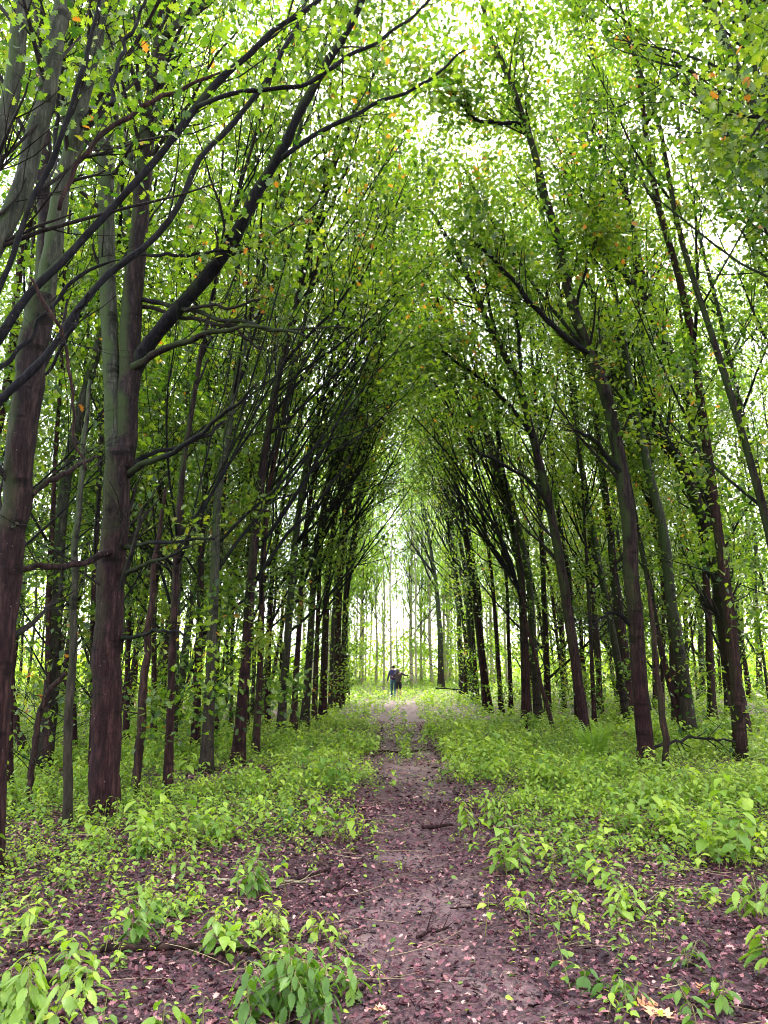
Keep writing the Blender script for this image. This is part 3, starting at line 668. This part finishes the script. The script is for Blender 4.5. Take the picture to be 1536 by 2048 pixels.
print('TREES', cnt, len(placed))

# far wood that reads as one mass
gfw = Geo()
n = 260; ang = rng.uniform(-1.25, 1.25, n); rad_ = rng.uniform(62, 105, n); X = np.sin(ang)*rad_; Y = np.cos(ang)*rad_
ok = np.abs(X) > 15; X = X[ok]; Y = Y[ok]
for x, y in zip(X, Y):
    P, R = stem(15, .14, 7); P += [x, y, terrain(x, y)]; tubes(gfw, P, R, 5, .0)
gfl = Geo(); n = 90000; i = rng.integers(0, len(X), n); p = np.stack([X[i] + rng.normal(0, 1.5, n), Y[i] + rng.normal(0, 1.5, n), 1 + 15*rng.beta(1.6, 1.3, n)], 1)
leaves(gfl, p, rng.normal(0, 1, (n, 3)), rng.normal(0, .6, (n, 3)) + [0, 0, 1], rng.uniform(.25, .55, n), 'quad')
n = 120000; x = rng.uniform(-75, 75, n); y = 44 + 55*rng.random(n)**.8; cl = fbm(x, y, .25, 21)
ok = (np.abs(x) < .75*y + 4) & ((np.abs(x) > 8) | (y > 60)) & (cl > -.3 + .15*(np.abs(x) < 8)); x = x[ok]; y = y[ok]; cl = cl[ok]; n = len(x)
p = np.stack([x, y, terrain(x, y) + .2 + (1.6 + (3.4 + 2*(np.abs(x) < 12))*np.clip(cl + .3, 0, 1))*rng.random(n)], 1)
gth = Geo(); leaves(gth, p, rng.normal(0, 1, (n, 3)), rng.normal(0, .6, (n, 3)) + [0, 0, 1], rng.uniform(.18, .38, n), 'quad', np.clip(rng.normal(.6, .15, n), 0, 1))
tag(gth.build('undergrowth', M['cover']), 'thicket of bright leafy shrubs between the distant trunks', kind='stuff')
fw = gfw.build('far_wood', M['bark']); tag(fw, 'trunks and foliage of the distant wood on both sides', kind='stuff')
gfl.build('foliage', M['leaf_lit'], fw)

# ------------------------------------------------------------------ ground cover
def cover_density(x, y):
    d = np.abs(x - path_x(y)); w = path_w(y)
    off = 1/(1 + np.exp(-(d - w - .15)/.16))
    fill = np.clip((y - 17)/20, 0, 1)                                   # the green closes over the path with distance
    cen = np.exp(-(d/.16)**2)*np.clip((y - 12)/8, 0, .35)                 # strip between the two trodden tracks
    off = np.maximum(off, np.maximum(fill*.9, cen))
    off = np.where((y > 12) & (y < 36) & (np.abs(d - .38) < .2), off*.35, off)
    near = np.where(x > 0, np.clip((y - 5.4)/2.6, 0, 1), np.clip((y - 4.3)/4.5, 0, 1)*.9)
    near = np.maximum(near, .32)
    near = np.where((x < -1.3) & (y > 4.5), np.maximum(near, .8), near)
    patch = np.clip(.52 + 1.0*fbm(x, y, .9, 2) + .35*fbm(x, y, 3.1, 9), .05, 1)
    patch = np.where(y > 14, np.maximum(patch, .45), patch)
    return off*near*patch
def scatter(n, y0, y1, pw=1.0):
    u = rng.random(n); y = (y0**pw + u*(y1**pw - y0**pw))**(1/pw)
    x = rng.uniform(-1, 1, n)*(.60*y + 2.0)
    return x, y
def cover(name, n, y0, y1, K, h, ls, kind, label, mtl='cover'):
    x, y = scatter(n, y0, y1, 1.6); ok = rng.random(n) < cover_density(x, y); x = x[ok]; y = y[ok]; n = len(x); z = terrain(x, y)
    sc = np.clip(.72 + .75*fbm(x, y, 1.3, 12), .25, 1.5)*rng.uniform(.6, 1.3, n); H = rng.uniform(h[0], h[1], n)*sc
    lean = rng.normal(0, .22, (n, 2))
    g = Geo(); gs = Geo()
    top = np.stack([x + lean[:, 0]*H, y + lean[:, 1]*H, z + H], 1); bot = np.stack([x, y, z - .02], 1)
    if kind != 'quad' or True:
        P = np.stack([bot, (bot*.45 + top*.55) + rng.normal(0, .01, (n, 3)), top], 1); tubes(gs, P, np.tile([.0035, .003, .0015], (n, 1)), 3, cap=False)
    k = np.tile(np.arange(K), n); b = np.repeat(np.arange(n), K); m = n*K
    t = 1 - .75*(k//2)/max(1, K/2) + rng.normal(0, .03, m)
    az = np.repeat(rng.uniform(0, 6.28, n), K) + k*math.pi + (k//2)*1.4 + rng.normal(0, .25, m)
    out = np.stack([np.cos(az), np.sin(az), np.zeros(m)], 1)
    p = bot[b] + (top[b] - bot[b])*t[:, None] + out*.012
    droop = rng.uniform(-.15, .75, m)
    d = out - np.array([0, 0, 1])*droop[:, None]
    nn = np.array([0, 0, 1.]) + out*droop[:, None] + rng.normal(0, .22, (m, 3))
    s = rng.uniform(ls[0], ls[1], m)*np.clip(sc[b], .6, 1.2)*(1.05 - .25*(t < .4))
    tint = np.clip((rng.normal(.52, .13, n) - .22*(rng.random(n) < .22))[b] + rng.normal(0, .1, m) + .18*t - .1, 0, 1)
    leaves(g, p, d, nn, s, kind, tint, .95)
    o = g.build(name, M[mtl]); tag(o, label, kind='stuff'); st = gs.build('stalks', M['stalk'], o)
    return o
cover('ground_cover', 8500, 3.2, 11, 9, (.08, .32), (.035, .075), 'nettle', 'low yellow-green leafy plants scattered over the near litter')
cover('ground_cover', 24000, 9, 22, 9, (.14, .42), (.05, .10), 'nettle', 'dense bright green knee-high plants under the middle trees')
cover('ground_cover', 52000, 20, 90, 7, (.2, .5), (.10, .18), 'quad', 'bright yellow-green carpet of plants at the far end')
def broad(x, y): return np.clip((fbm(x, y, .8, 31) + .15 + .25*(x > 0))*3, 0, 1)
_cd = cover_density
cover_density = lambda x, y: _cd(x, y)*broad(x, y)
cover('ground_cover', 6000, 4.3, 18, 8, (.18, .46), (.085, .14), 'nettle', 'taller clumps with large drooping lime leaves among the low plants', 'cover')
cover_density = _cd
# small creeping leaves
def creep(name, n, y0, y1, ls, label):
    x, y = scatter(n, y0, y1, 1.5); ok = rng.random(n) < np.clip(cover_density(x, y)*1.3 + .02, 0, 1); x = x[ok]; y = y[ok]; n = len(x)
    p = np.stack([x, y, terrain(x, y) + rng.uniform(.01, .09, n)], 1); az = rng.uniform(0, 6.28, n)
    d = np.stack([np.cos(az), np.sin(az), rng.normal(0, .25, n)], 1); g = Geo()
    leaves(g, p, d, rng.normal(0, .35, (n, 3)) + [0, 0, 1], rng.uniform(*ls, n), 'nettle', np.clip(rng.normal(.45, .2, n), 0, 1), 1.2)
    return tag(g.build(name, M['cover']), label, kind='stuff')
creep('creeping_plants', 75000, 3.2, 16, (.02, .055), 'small round creeping leaves close to the soil')

# leaf litter, dry stalks and twigs
for n, y0, y1, knd in ((150000, 3.2, 10, 'oak'), (80000, 9, 24, 'quad')):
    x, y = scatter(n, y0, y1, 1.3)
    ok = rng.random(n) < np.where(np.abs(x - path_x(y)) < .45, .55 + .45*fbm(x, y, 1.7, 4), 1.0); x = x[ok]; y = y[ok]; n = len(x)
    g = Geo(); az = rng.uniform(0, 6.28, n)
    leaves(g, np.stack([x, y, terrain(x, y) + rng.uniform(.010, .035, n)], 1), np.stack([np.cos(az), np.sin(az), rng.normal(.05, .4, n)], 1), rng.normal(0, .5, (n, 3)) + [0, 0, 1],
           (.016 + .042*rng.random(n)**1.6)*(1 if y0 < 9 else 1.6), knd, np.clip(rng.beta(.8, 1.5, n), 0, 1), .75)
    tag(g.build('leaf_litter', M['litter']), 'purple-brown fallen leaves covering the soil' if y0 < 9 else 'fallen leaves under the plants further along the path', kind='stuff')
n = 4200; x, y = scatter(n, 3.2, 16, 1.4); ok = (np.abs(x - path_x(y)) > .4) | (rng.random(n) < .3); x = x[ok]; y = y[ok]; n = len(x)
az = rng.uniform(-.5, .5, n) + rng.integers(0, 2, n)*math.pi; L = rng.uniform(.1, .5, n)
Q = grow(np.stack([x, y, terrain(x, y) + rng.uniform(.012, .05, n)], 1), np.stack([np.cos(az), np.sin(az)*.8, rng.normal(0, .12, n)], 1), L, 5, 0, .08)
g = Geo(); tubes(g, Q, rng.uniform(.001, .0028, n)[:, None]*np.linspace(1, .5, 5)[None], 4, rng.random(n), cap=False)
tag(g.build('dry_stalks', M['straw']), 'thin dry stalks and twigs lying over the litter', kind='stuff')

# ---- single fallen branches (pixel polyline on the ground, thickness m)
sticks = [
 ([(200,1918),(300,1918),(380,1912),(440,1908),(512,1912)], .022, 'thick pale fallen branch lying across the litter at lower left', 'bark_red'),
 ([(70,1978),(130,1975),(200,1972)], .02, 'short pinkish stick at lower left beside the corner nettles', 'straw'),
 ([(430,1762),(520,1764),(640,1762)], .012, 'long thin grey stick left of the path below the thick trunk', 'bark_pale'),
 ([(585,1762),(620,1752),(660,1738)], .018, 'dark slanting stick at the left border of the path', 'bark'),
 ([(645,1786),(670,1778),(695,1770)], .015, 'short dark stick on the left side of the path', 'bark'),
 ([(830,1862),(860,1850),(900,1842)], .012, 'dark curved twig on the pale mud in the path centre', 'bark'),
 ([(740,1505),(770,1501),(800,1506),(830,1502),(862,1499)], .022, 'branch lying right across the far part of the path', 'bark'),
 ([(715,1976),(735,1960),(750,1945)], .010, 'small twig slanting on the path in front of the big nettle', 'bark'),
 ([(1010,1800),(960,1802),(900,1806)], .009, 'thin twig lying level on the right half of the path', 'bark_red'),
 ([(845,1655),(880,1652),(905,1648)], .022, 'dark short stick on the path further up', 'bark'),
 ([(1010,1660),(1060,1652),(1100,1648)], .012, 'pale twig right of the path before the dense plants', 'bark_pale'),
 ([(1255,1808),(1290,1815),(1340,1808),(1400,1812)], .008, 'pale thin twig in the litter at lower right', 'bark_pale'),
 ([(1330,1950),(1400,1930),(1425,1900)], .010, 'reddish twig in the lower right corner litter', 'bark_red'),
 ([(1480,2020),(1510,2028),(1545,2035)], .010, 'dark stick in the bottom right corner', 'bark'),
 ([(470,1820),(530,1832),(560,1838)], .010, 'twig lying under the nettles at middle left', 'bark_red'),
 ([(20,1925),(60,1918),(110,1905)], .012, 'dark mossy stick by the left edge above the corner nettles', 'bark'),
]
def gpt(px, py, dz=0):
    p = gp(px, py); p[2] = terrain(p[0], p[1]) + dz; return p
for pts, r, lb, mt in sticks:
    P = np.array([gpt(a, b, r + .012) for a, b in pts]); D = resample(P, 14); D[:, :2] += rng.normal(0, .006, (14, 2)); D[:, 2] += rng.uniform(0, .012, 14)
    g = Geo(); tubes(g, D, r*np.linspace(1, .6, 14)*rng.uniform(.85, 1.15, 14), 7)
    Q, RR = sprout(g, D, np.full(14, r), 3, (.08, .25), up=.0, spread=1.0, rad=.4, npt=4)
    o = g.build('fallen_branch', M[mt], smooth=True, origin=D[0]); o.location = D[0]
    tag(o, lb, 'fallen branch', 'sticks lying on the ground')
# two dead boughs arching over the plants on the right
def bough(pts, Y, lb):
    D, R = trace(pts, Y, .5); g = Geo(); tubes(g, D, R, 6); Q, RR = sprout(g, D, R, 9, (.2, .7), up=.1, spread=1.0, rad=.5, npt=5); sprout_many(g, Q, RR, 2, (.1, .3))
    o = g.build('fallen_branch', M['twig'], origin=D[0]); o.location = D[0]; tag(o, lb, 'fallen branch', 'sticks lying on the ground')
bough([(1305,1496,6),(1340,1484,6),(1385,1474,6),(1430,1478,5),(1472,1484,5)], 13.6, 'dark arching bough over the plants between the two right-hand trunks')
bough([(1018,1515,3),(1050,1500,4),(1085,1497,4),(1106,1510,5)], 15.2, 'forked dead branch lying on green plants right of the path')
bough([(870,1376,3),(910,1378,4),(950,1382,3)], 46, 'thin fallen branch beside the lone trunk near the walkers')

# ---- single plants that stand out
def nettle(px, py, h, lb, n=8, ls=.09, lean=(0, 0), tint=.5, spread=.08, stems=3, droop=0, name='nettle_plant', cat='plant', wid=.9):
    b = gpt(px, py, 0); root = empty(name, b, lb, cat, 'single plants standing out of the ground cover')
    gs, gl = Geo(), Geo()
    for s in range(stems):
        hh = h*rng.uniform(.75, 1.05); o0 = np.array([*rng.normal(0, spread*.4, 2), -.02]); d0 = np.array([lean[0] + rng.normal(0, .18), lean[1] + rng.normal(0, .18), 1.])
        P = grow(o0[None], d0[None], np.array([hh*1.1]), 8, -.1, .05)[0]; tubes(gs, P, np.linspace(.0045, .002, 8), 5)
        K = n*2; k = np.arange(K); t = 1 - .8*(k//2)/n; i = np.clip((t*7).astype(int), 0, 6); f = (t*7 - i)[:, None]; p = P[i]*(1 - f) + P[i + 1]*f
        az = rng.random()*6.28 + k*math.pi + (k//2)*math.pi/2 + rng.normal(0, .2, K); out = np.stack([np.cos(az), np.sin(az), np.zeros(K)], 1)
        pe = .25*ls; dr = rng.uniform(.15, .9, K) + droop*rng.random(K)
        PQ = np.stack([p, p + out*pe*.6 + [0, 0, .01], p + out*pe*1.2], 1); tubes(gs, PQ, np.full((K, 3), .0013), 3, cap=False)
        leaves(gl, PQ[:, 2], out - np.array([0, 0, 1])*dr[:, None], out*dr[:, None] + [0, 0, 1] + rng.normal(0, .15, (K, 3)), ls*.78*(.55 + .6*np.sin(np.clip((1 - t)*2.2 + .35, 0, 3)))*rng.uniform(.85, 1.15, K), 'fine',
               np.clip(tint + .25*(t - .5) + rng.normal(0, .08, K), 0, 1), wid)
    gs.build('stem', M['stalk'], root); gl.build('leaves', M['nettle'], root)
    return root
nettle(600, 2020, .28, 'big bushy nettle with long drooping leaves at the bottom left of the path', 8, .10, stems=12, spread=.26, tint=.28, droop=.9)
nettle(690, 1985, .22, 'small nettle spilling right out of the big bushy one', 5, .10, stems=3, spread=.1, tint=.5)
nettle(40, 2060, .30, 'bushy light green nettle in the bottom left corner', 7, .12, stems=6, spread=.25, tint=.6, droop=.6)
nettle(345, 2075, .16, 'low nettle with three broad leaves cut by the bottom edge at left', 3, .14, stems=2, tint=.55)
nettle(450, 1900, .28, 'tall nettle with large side leaves between two clumps at lower left', 5, .13, stems=2, tint=.5, spread=.12)
nettle(270, 1900, .34, 'dense upright nettle above the thick pale fallen branch', 8, .10, stems=3, tint=.45)
nettle(165, 1990, .22, 'spindly nettle left of the pinkish stick', 4, .11, stems=2, tint=.5)
nettle(175, 2020, .2, 'yellowish low plant at the bottom left behind the corner nettle', 4, .10, stems=2, tint=.75)
nettle(300, 1850, .2, 'bluish-green seedling cluster left of the leaning nettles', 4, .10, stems=2, tint=.3)
nettle(510, 1790, .34, 'tall leafy nettle standing left of the path below the thin grey stick', 8, .10, stems=3, tint=.45)
nettle(545, 1862, .18, 'light green low plant near the left path border', 4, .10, stems=3, tint=.8)
nettle(625, 1870, .2, 'pale arching seedling at the left rim of the path', 4, .10, stems=3, tint=.85, spread=.2)
nettle(360, 1755, .2, 'seedling with one broad bright leaf left of the grey stick', 4, .10, stems=2, tint=.6)
nettle(270, 1720, .24, 'bluish clump of leaves in front of the thick trunk', 6, .10, stems=3, tint=.35)
nettle(575, 1665, .42, 'slender tall plant with dark hanging leaves at middle left', 5, .13, stems=1, tint=.15)
nettle(60, 1870, .2, 'bright plant with wide drooping leaves near the left edge', 3, .13, stems=2, tint=.75)
nettle(970, 1650, .35, 'bushy bright clump at the right border of the path', 7, .10, stems=6, spread=.4, tint=.7)
nettle(1010, 1740, .30, 'taller leafy clump on the right border below the bushy one', 7, .10, stems=4, spread=.25, tint=.6)
nettle(1225, 1835, .22, 'round light green seedling group in bare litter at lower right', 5, .10, stems=4, spread=.25, tint=.75)
nettle(1155, 1830, .14, 'single broad-leaved seedling left of the round seedling group', 3, .10, stems=1, tint=.7)
nettle(1320, 1665, .18, 'single olive leaf plant before the dense right-hand plants', 2, .14, stems=1, tint=.35)
nettle(1500, 1840, .3, 'large-leaved plant drooping near the right edge', 4, .13, stems=3, spread=.2, tint=.65)
nettle(1540, 1935, .22, 'broad-leaved plant cut by the right edge of the photo', 3, .15, stems=3, tint=.65)
nettle(1190, 1975, .12, 'dark green low maple-like seedling at the bottom right', 3, .12, stems=2, tint=.1, wid=1.3)
nettle(1260, 2000, .14, 'small bluish seedling left of the orange leaves', 3, .08, stems=3, tint=.4)
nettle(1430, 2040, .16, 'low green plant at the bottom right corner right of the orange leaves', 4, .09, stems=4, spread=.3, tint=.35)
nettle(1380, 1935, .15, 'grassy seedling with a dark leaf in the lower right litter', 3, .11, stems=2, tint=.3, wid=.5)
nettle(1480, 1725, .35, 'tall leafy plant at right in front of the forked trunk', 7, .11, stems=5, spread=.4, tint=.6)
nettle(1100, 1585, .3, 'broad leaved bright clump right of the path before the fern', 6, .11, stems=7, spread=.6, tint=.7)
nettle(1230, 1610, .34, 'wide bright green clump in front of the dark curving trunk', 6, .12, stems=9, spread=.8, tint=.65)
nettle(1400, 1620, .34, 'wide leafy clump right of the dead red snag', 6, .12, stems=9, spread=.8, tint=.6)
# fern
b = gpt(1190, 1528); root = empty('fern_plant', b, 'green fern with feathery fronds at the foot of the slim leaning trunk', 'fern'); g = Geo(); g2 = Geo()
for i in range(9):
    a = i*.7 + rng.normal(0, .1); P = grow(np.zeros((1, 3)), np.array([[math.cos(a)*.35, math.sin(a)*.35, 1.]]), np.array([.8]), 12, -.75, .02)[0]; tubes(g2, P, np.linspace(.005, .001, 12), 4)
    k = np.arange(40); t = .15 + .85*(k//2)/20; ii = np.clip((t*11).astype(int), 0, 10); f = (t*11 - ii)[:, None]; p = P[ii]*(1 - f) + P[ii + 1]*f; tg = unit(P[ii + 1] - P[ii])
    sd = unit(np.cross(tg, [0, 0, 1]))*np.where(k % 2, 1, -1)[:, None]
    leaves(g, p, sd + tg*.4, np.cross(tg, sd)*np.where(k % 2, -1, 1)[:, None], .17*np.sin(np.clip(t*2.6 + .35, 0, 3.05)), 'quad', np.full(40, .4) + rng.normal(0, .05, 40), .38)
g2.build('stem', M['stalk'], root); g.build('fronds', M['cover'], root)
# orange leaves
def big_leaf(px, py, s, az, lb, tint):
    b = gpt(px, py, .02); g = Geo()
    leaves(g, np.array([[0, 0, 0.]]), np.array([[math.cos(az), math.sin(az), .1]]), np.array([[.1, -.2, 1.]]), s, 'oak', np.array([tint]), 1.1)
    tubes(g, np.array([[0, 0, 0], [-math.cos(az)*s*.25, -math.sin(az)*s*.25, .005], [-math.cos(az)*s*.45, -math.sin(az)*s*.45, 0]]), np.array([.002, .0015, .0015]), 4)
    o = g.build('fallen_leaf', M['orange']); o.location = b; tag(o, lb, 'leaf', 'orange fallen leaves')
big_leaf(1272, 2012, .12, .3, 'pinkish orange lobed leaf left of the two bottom ones', .4)
big_leaf(1305, 2040, .13, 1.2, 'largest orange lobed leaf at the bottom edge', .9)
big_leaf(1358, 2042, .12, 2.4, 'orange lobed leaf right of the largest one at the bottom edge', .95)
big_leaf(1402, 1990, .11, .9, 'brownish orange leaf leaning on a twig at lower right', .1)
big_leaf(1128, 1925, .08, 2.0, 'small salmon leaf on the litter right of the path', .6)
big_leaf(745, 2012, .07, 0.2, 'small ochre leaf on the path near the bottom edge', .8)

# ------------------------------------------------------------------ the two walkers
M['skin'] = flat('skin', (.50, .30, .23), .6, .1); M['hair'] = flat('hair', (.02, .014, .012)); M['navy'] = flat('navy_jacket', (.03, .022, .10)); M['violet'] = flat('violet_panel', (.09, .05, .30))
M['grey'] = flat('grey_jacket', (.055, .045, .05)); M['black'] = flat('black_cloth', (.008, .008, .012)); M['jeans'] = flat('jeans', (.05, .13, .2)); M['white'] = flat('white_cap', (.6, .58, .62)); M['shoe'] = flat('shoe', (.02, .02, .02)); M['bag'] = flat('grey_bag', (.16, .13, .18))
def skin_mesh(name, verts, edges, rad, m, parent, sub=2, root=0):
    me = bpy.data.meshes.new(name); me.from_pydata(verts, edges, []); o = bpy.data.objects.new(name, me); COL.objects.link(o)
    md = o.modifiers.new('skin', 'SKIN'); md.use_smooth_shade = True
    for i, r in enumerate(rad): me.skin_vertices[0].data[i].radius = (r, r*.85) if not isinstance(r, tuple) else r
    me.skin_vertices[0].data[root].use_root = True
    s = o.modifiers.new('s', 'SUBSURF'); s.levels = sub; s.render_levels = sub
    dg = bpy.context.evaluated_depsgraph_get(); me2 = bpy.data.meshes.new_from_object(o.evaluated_get(dg)); o.modifiers.clear(); o.data = me2; bpy.data.meshes.remove(me)
    me2.materials.clear(); me2.materials.append(m); o.parent = parent; me2.name = name
    for p in me2.polygons: p.use_smooth = True
    return o
def person(loc, H, label, pose, top, bottoms, short, capm, hairm, rz=0):
    """facing +y (away from the camera). pose: joint positions in head-to-foot metres for a 1.75 m body"""
    s = H/1.75; root = empty('person', loc, label, 'person', 'two people walking away along the path'); root.rotation_euler = (0, 0, rz); root.scale = (s, s, s)
    J = {'pel': (0, 0, .96), 'belly': (0, 0, 1.10), 'chest': (0, .0, 1.32), 'neck': (0, 0, 1.48), 'head': (0, .01, 1.60), 'crown': (0, 0, 1.70),
         'nose': (0, .105, 1.60), 'chin': (0, .07, 1.53)}
    for sd, k in ((-1, 'l'), (1, 'r')):
        J.update({k+'sh': (sd*.17, 0, 1.42), k+'hip': (sd*.09, 0, .90)})
    J.update(pose)
    names = list(J); ix = {n: i for i, n in enumerate(names)}; R = {'pel': .145, 'belly': (.14, .11), 'chest': (.16, .12), 'neck': .055, 'head': (.078, .095), 'crown': .065, 'nose': .014, 'chin': .045}
    E = [('pel', 'belly'), ('belly', 'chest'), ('chest', 'neck'), ('neck', 'head'), ('head', 'crown'), ('head', 'nose'), ('neck', 'chin')]
    for k in 'lr':
        E += [('chest', k+'sh'), (k+'sh', k+'el'), (k+'el', k+'wr'), (k+'wr', k+'pa'), ('pel', k+'hip'), (k+'hip', k+'kn'), (k+'kn', k+'an'), (k+'an', k+'toe')]
        R.update({k+'sh': .07, k+'el': .045, k+'wr': .03, k+'pa': (.038, .02), k+'hip': .10, k+'kn': .06, k+'an': .042, k+'toe': .035})
    V = [J[n] for n in names]; EE = [(ix[a], ix[b]) for a, b in E]; RR = [R[n] for n in names]
    for k in 'lr':                                   # five fingers
        w = np.array(J[k+'wr']); p = np.array(J[k+'pa']); d = unit(p - w); sdv = unit(np.cross(d, [0.1, .3, 1]))
        for q, (o, L) in enumerate(((-.028, .065), (-.01, .08), (.01, .075), (.028, .06), (-.045, .045))):
            a = p + sdv*o; bq = a + d*L*.55 + sdv*(-.02 if q == 4 else 0); c = a + d*L + np.array([0, .015, -.01])
            st = ix[k+'pa'] if q != 4 else ix[k+'pa']
            n0 = len(V); V += [tuple(a + d*.012), tuple(bq), tuple(c)]; RR += [.011, .009, .008]; EE += [(st, n0), (n0, n0 + 1), (n0 + 1, n0 + 2)]
    skin_mesh('body', V, EE, RR, M['skin'], root, 2, ix['pel'])
    def shell(name, chain, m, root_i=0):
        vs, es, rs = [], [], []
        for ch in chain:
            prev = None
            for (p, r) in ch:
                key = tuple(p)
                if key in vs: i = vs.index(key)
                else: vs.append(key); rs.append(r); i = len(vs) - 1
                if prev is not None and (prev, i) not in es: es.append((prev, i))
                prev = i
        return skin_mesh(name, vs, es, rs, m, root, 2, root_i)
    mid = lambda a, b, t: tuple(np.array(J[a])*(1 - t) + np.array(J[b])*t)
    torso = [((0, 0, .93), (.175, .135)), ((0, 0, 1.10), (.172, .135)), ((J['chest']), (.195, .165)), (J['neck'], .10)]
    torso[0] = ((0, 0, .90), (.175, .15))
    shell('jacket', [torso] + [[(J['chest'], (.195, .165)), (J[k+'sh'], .085), (J[k+'el'], .06), (mid(k+'el', k+'wr', .92), .046)] for k in 'lr'], top)
    e = .99 if not short else None
    shell('shorts' if short else 'trousers', [[((0, 0, 1.08), (.14, .11)), ((0, 0, .97), (.175, .155))] + [(J[k+'hip'], .122 if short else .112)] + ([(mid(k+'hip', k+'kn', .85), .10)] if short else [(J[k+'kn'], .078), (mid(k+'kn', k+'an', .95), .056)]) for k in 'lr'], bottoms)
    for k in 'lr':
        a = np.array(J[k+'an']); t = np.array(J[k+'toe']); skin_mesh('shoe', [tuple(a + [0, -.03, -.02]), tuple(a*.5 + t*.5), tuple(t + [0, .03, 0])], [(0, 1), (1, 2)], [.05, .048, .042], M['shoe'], root, 2)
    if hairm is not None: skin_mesh('hair', [(0, -.02, 1.56), (0, -.015, 1.65), (0, -.005, 1.72)], [(0, 1), (1, 2)], [(.075, .06), (.09, .092), (.06, .06)], hairm, root, 2)
    if capm is not None: skin_mesh('scarf', [(0, 0, 1.47), (0, -.01, 1.53)], [(0, 1)], [(.09, .085), (.075, .075)], capm, root, 2)
    return root
pL = gp(790, 1398); pR = gp(797, 1396); YP = 41.0
pl = at(787, 1394, YP); pr = at(797, 1394, YP - .25); pl[2] = terrain(pl[0], pl[1]) - .01; pr[2] = terrain(pr[0], pr[1]) - .01
pA = person(pl, 1.78, 'person on the left with dark hair, pale scarf, navy jacket and blue trousers, walking away', {
    'lel': (-.27, -.03, 1.14), 'lwr': (-.30, .02, .90), 'lpa': (-.305, .04, .82), 'rel': (.24, -.08, 1.20), 'rwr': (.10, -.16, 1.10), 'rpa': (.04, -.17, 1.10),
    'lkn': (-.09, .10, .50), 'lan': (-.08, .14, .08), 'ltoe': (-.09, .28, .035), 'rkn': (.08, .05, .49), 'ran': (.07, -.20, .12), 'rtoe': (.07, -.08, .035)}, M['navy'], M['jeans'], False, M['white'], M['hair'])
pB = person(pr, 1.66, 'person on the right in grey hooded jacket and black shorts, right arm held out sideways', {
    'chest': (.02, 0, 1.33), 'neck': (-.03, 0, 1.47), 'head': (-.06, .01, 1.58), 'crown': (-.07, 0, 1.68), 'nose': (-.06, .105, 1.58), 'chin': (-.05, .07, 1.52), 'rsh': (.19, 0, 1.41),
    'lel': (-.28, .04, 1.22), 'lwr': (-.34, -.10, 1.22), 'lpa': (-.35, -.15, 1.24), 'rel': (.38, .04, 1.30), 'rwr': (.58, .08, 1.32), 'rpa': (.655, .09, 1.325),
    'lkn': (-.08, .02, .50), 'lan': (-.07, -.22, .13), 'ltoe': (-.07, -.12, .035), 'rkn': (.10, .12, .50), 'ran': (.09, .12, .08), 'rtoe': (.09, .26, .035)}, M['grey'], M['black'], True, None, None)
skin_mesh('hood', [(-.02, -.06, 1.36), (-.05, -.045, 1.55), (-.06, -.01, 1.66)], [(0, 1), (1, 2)], [(.14, .10), (.10, .10), (.08, .08)], M['grey'], pB, 2)
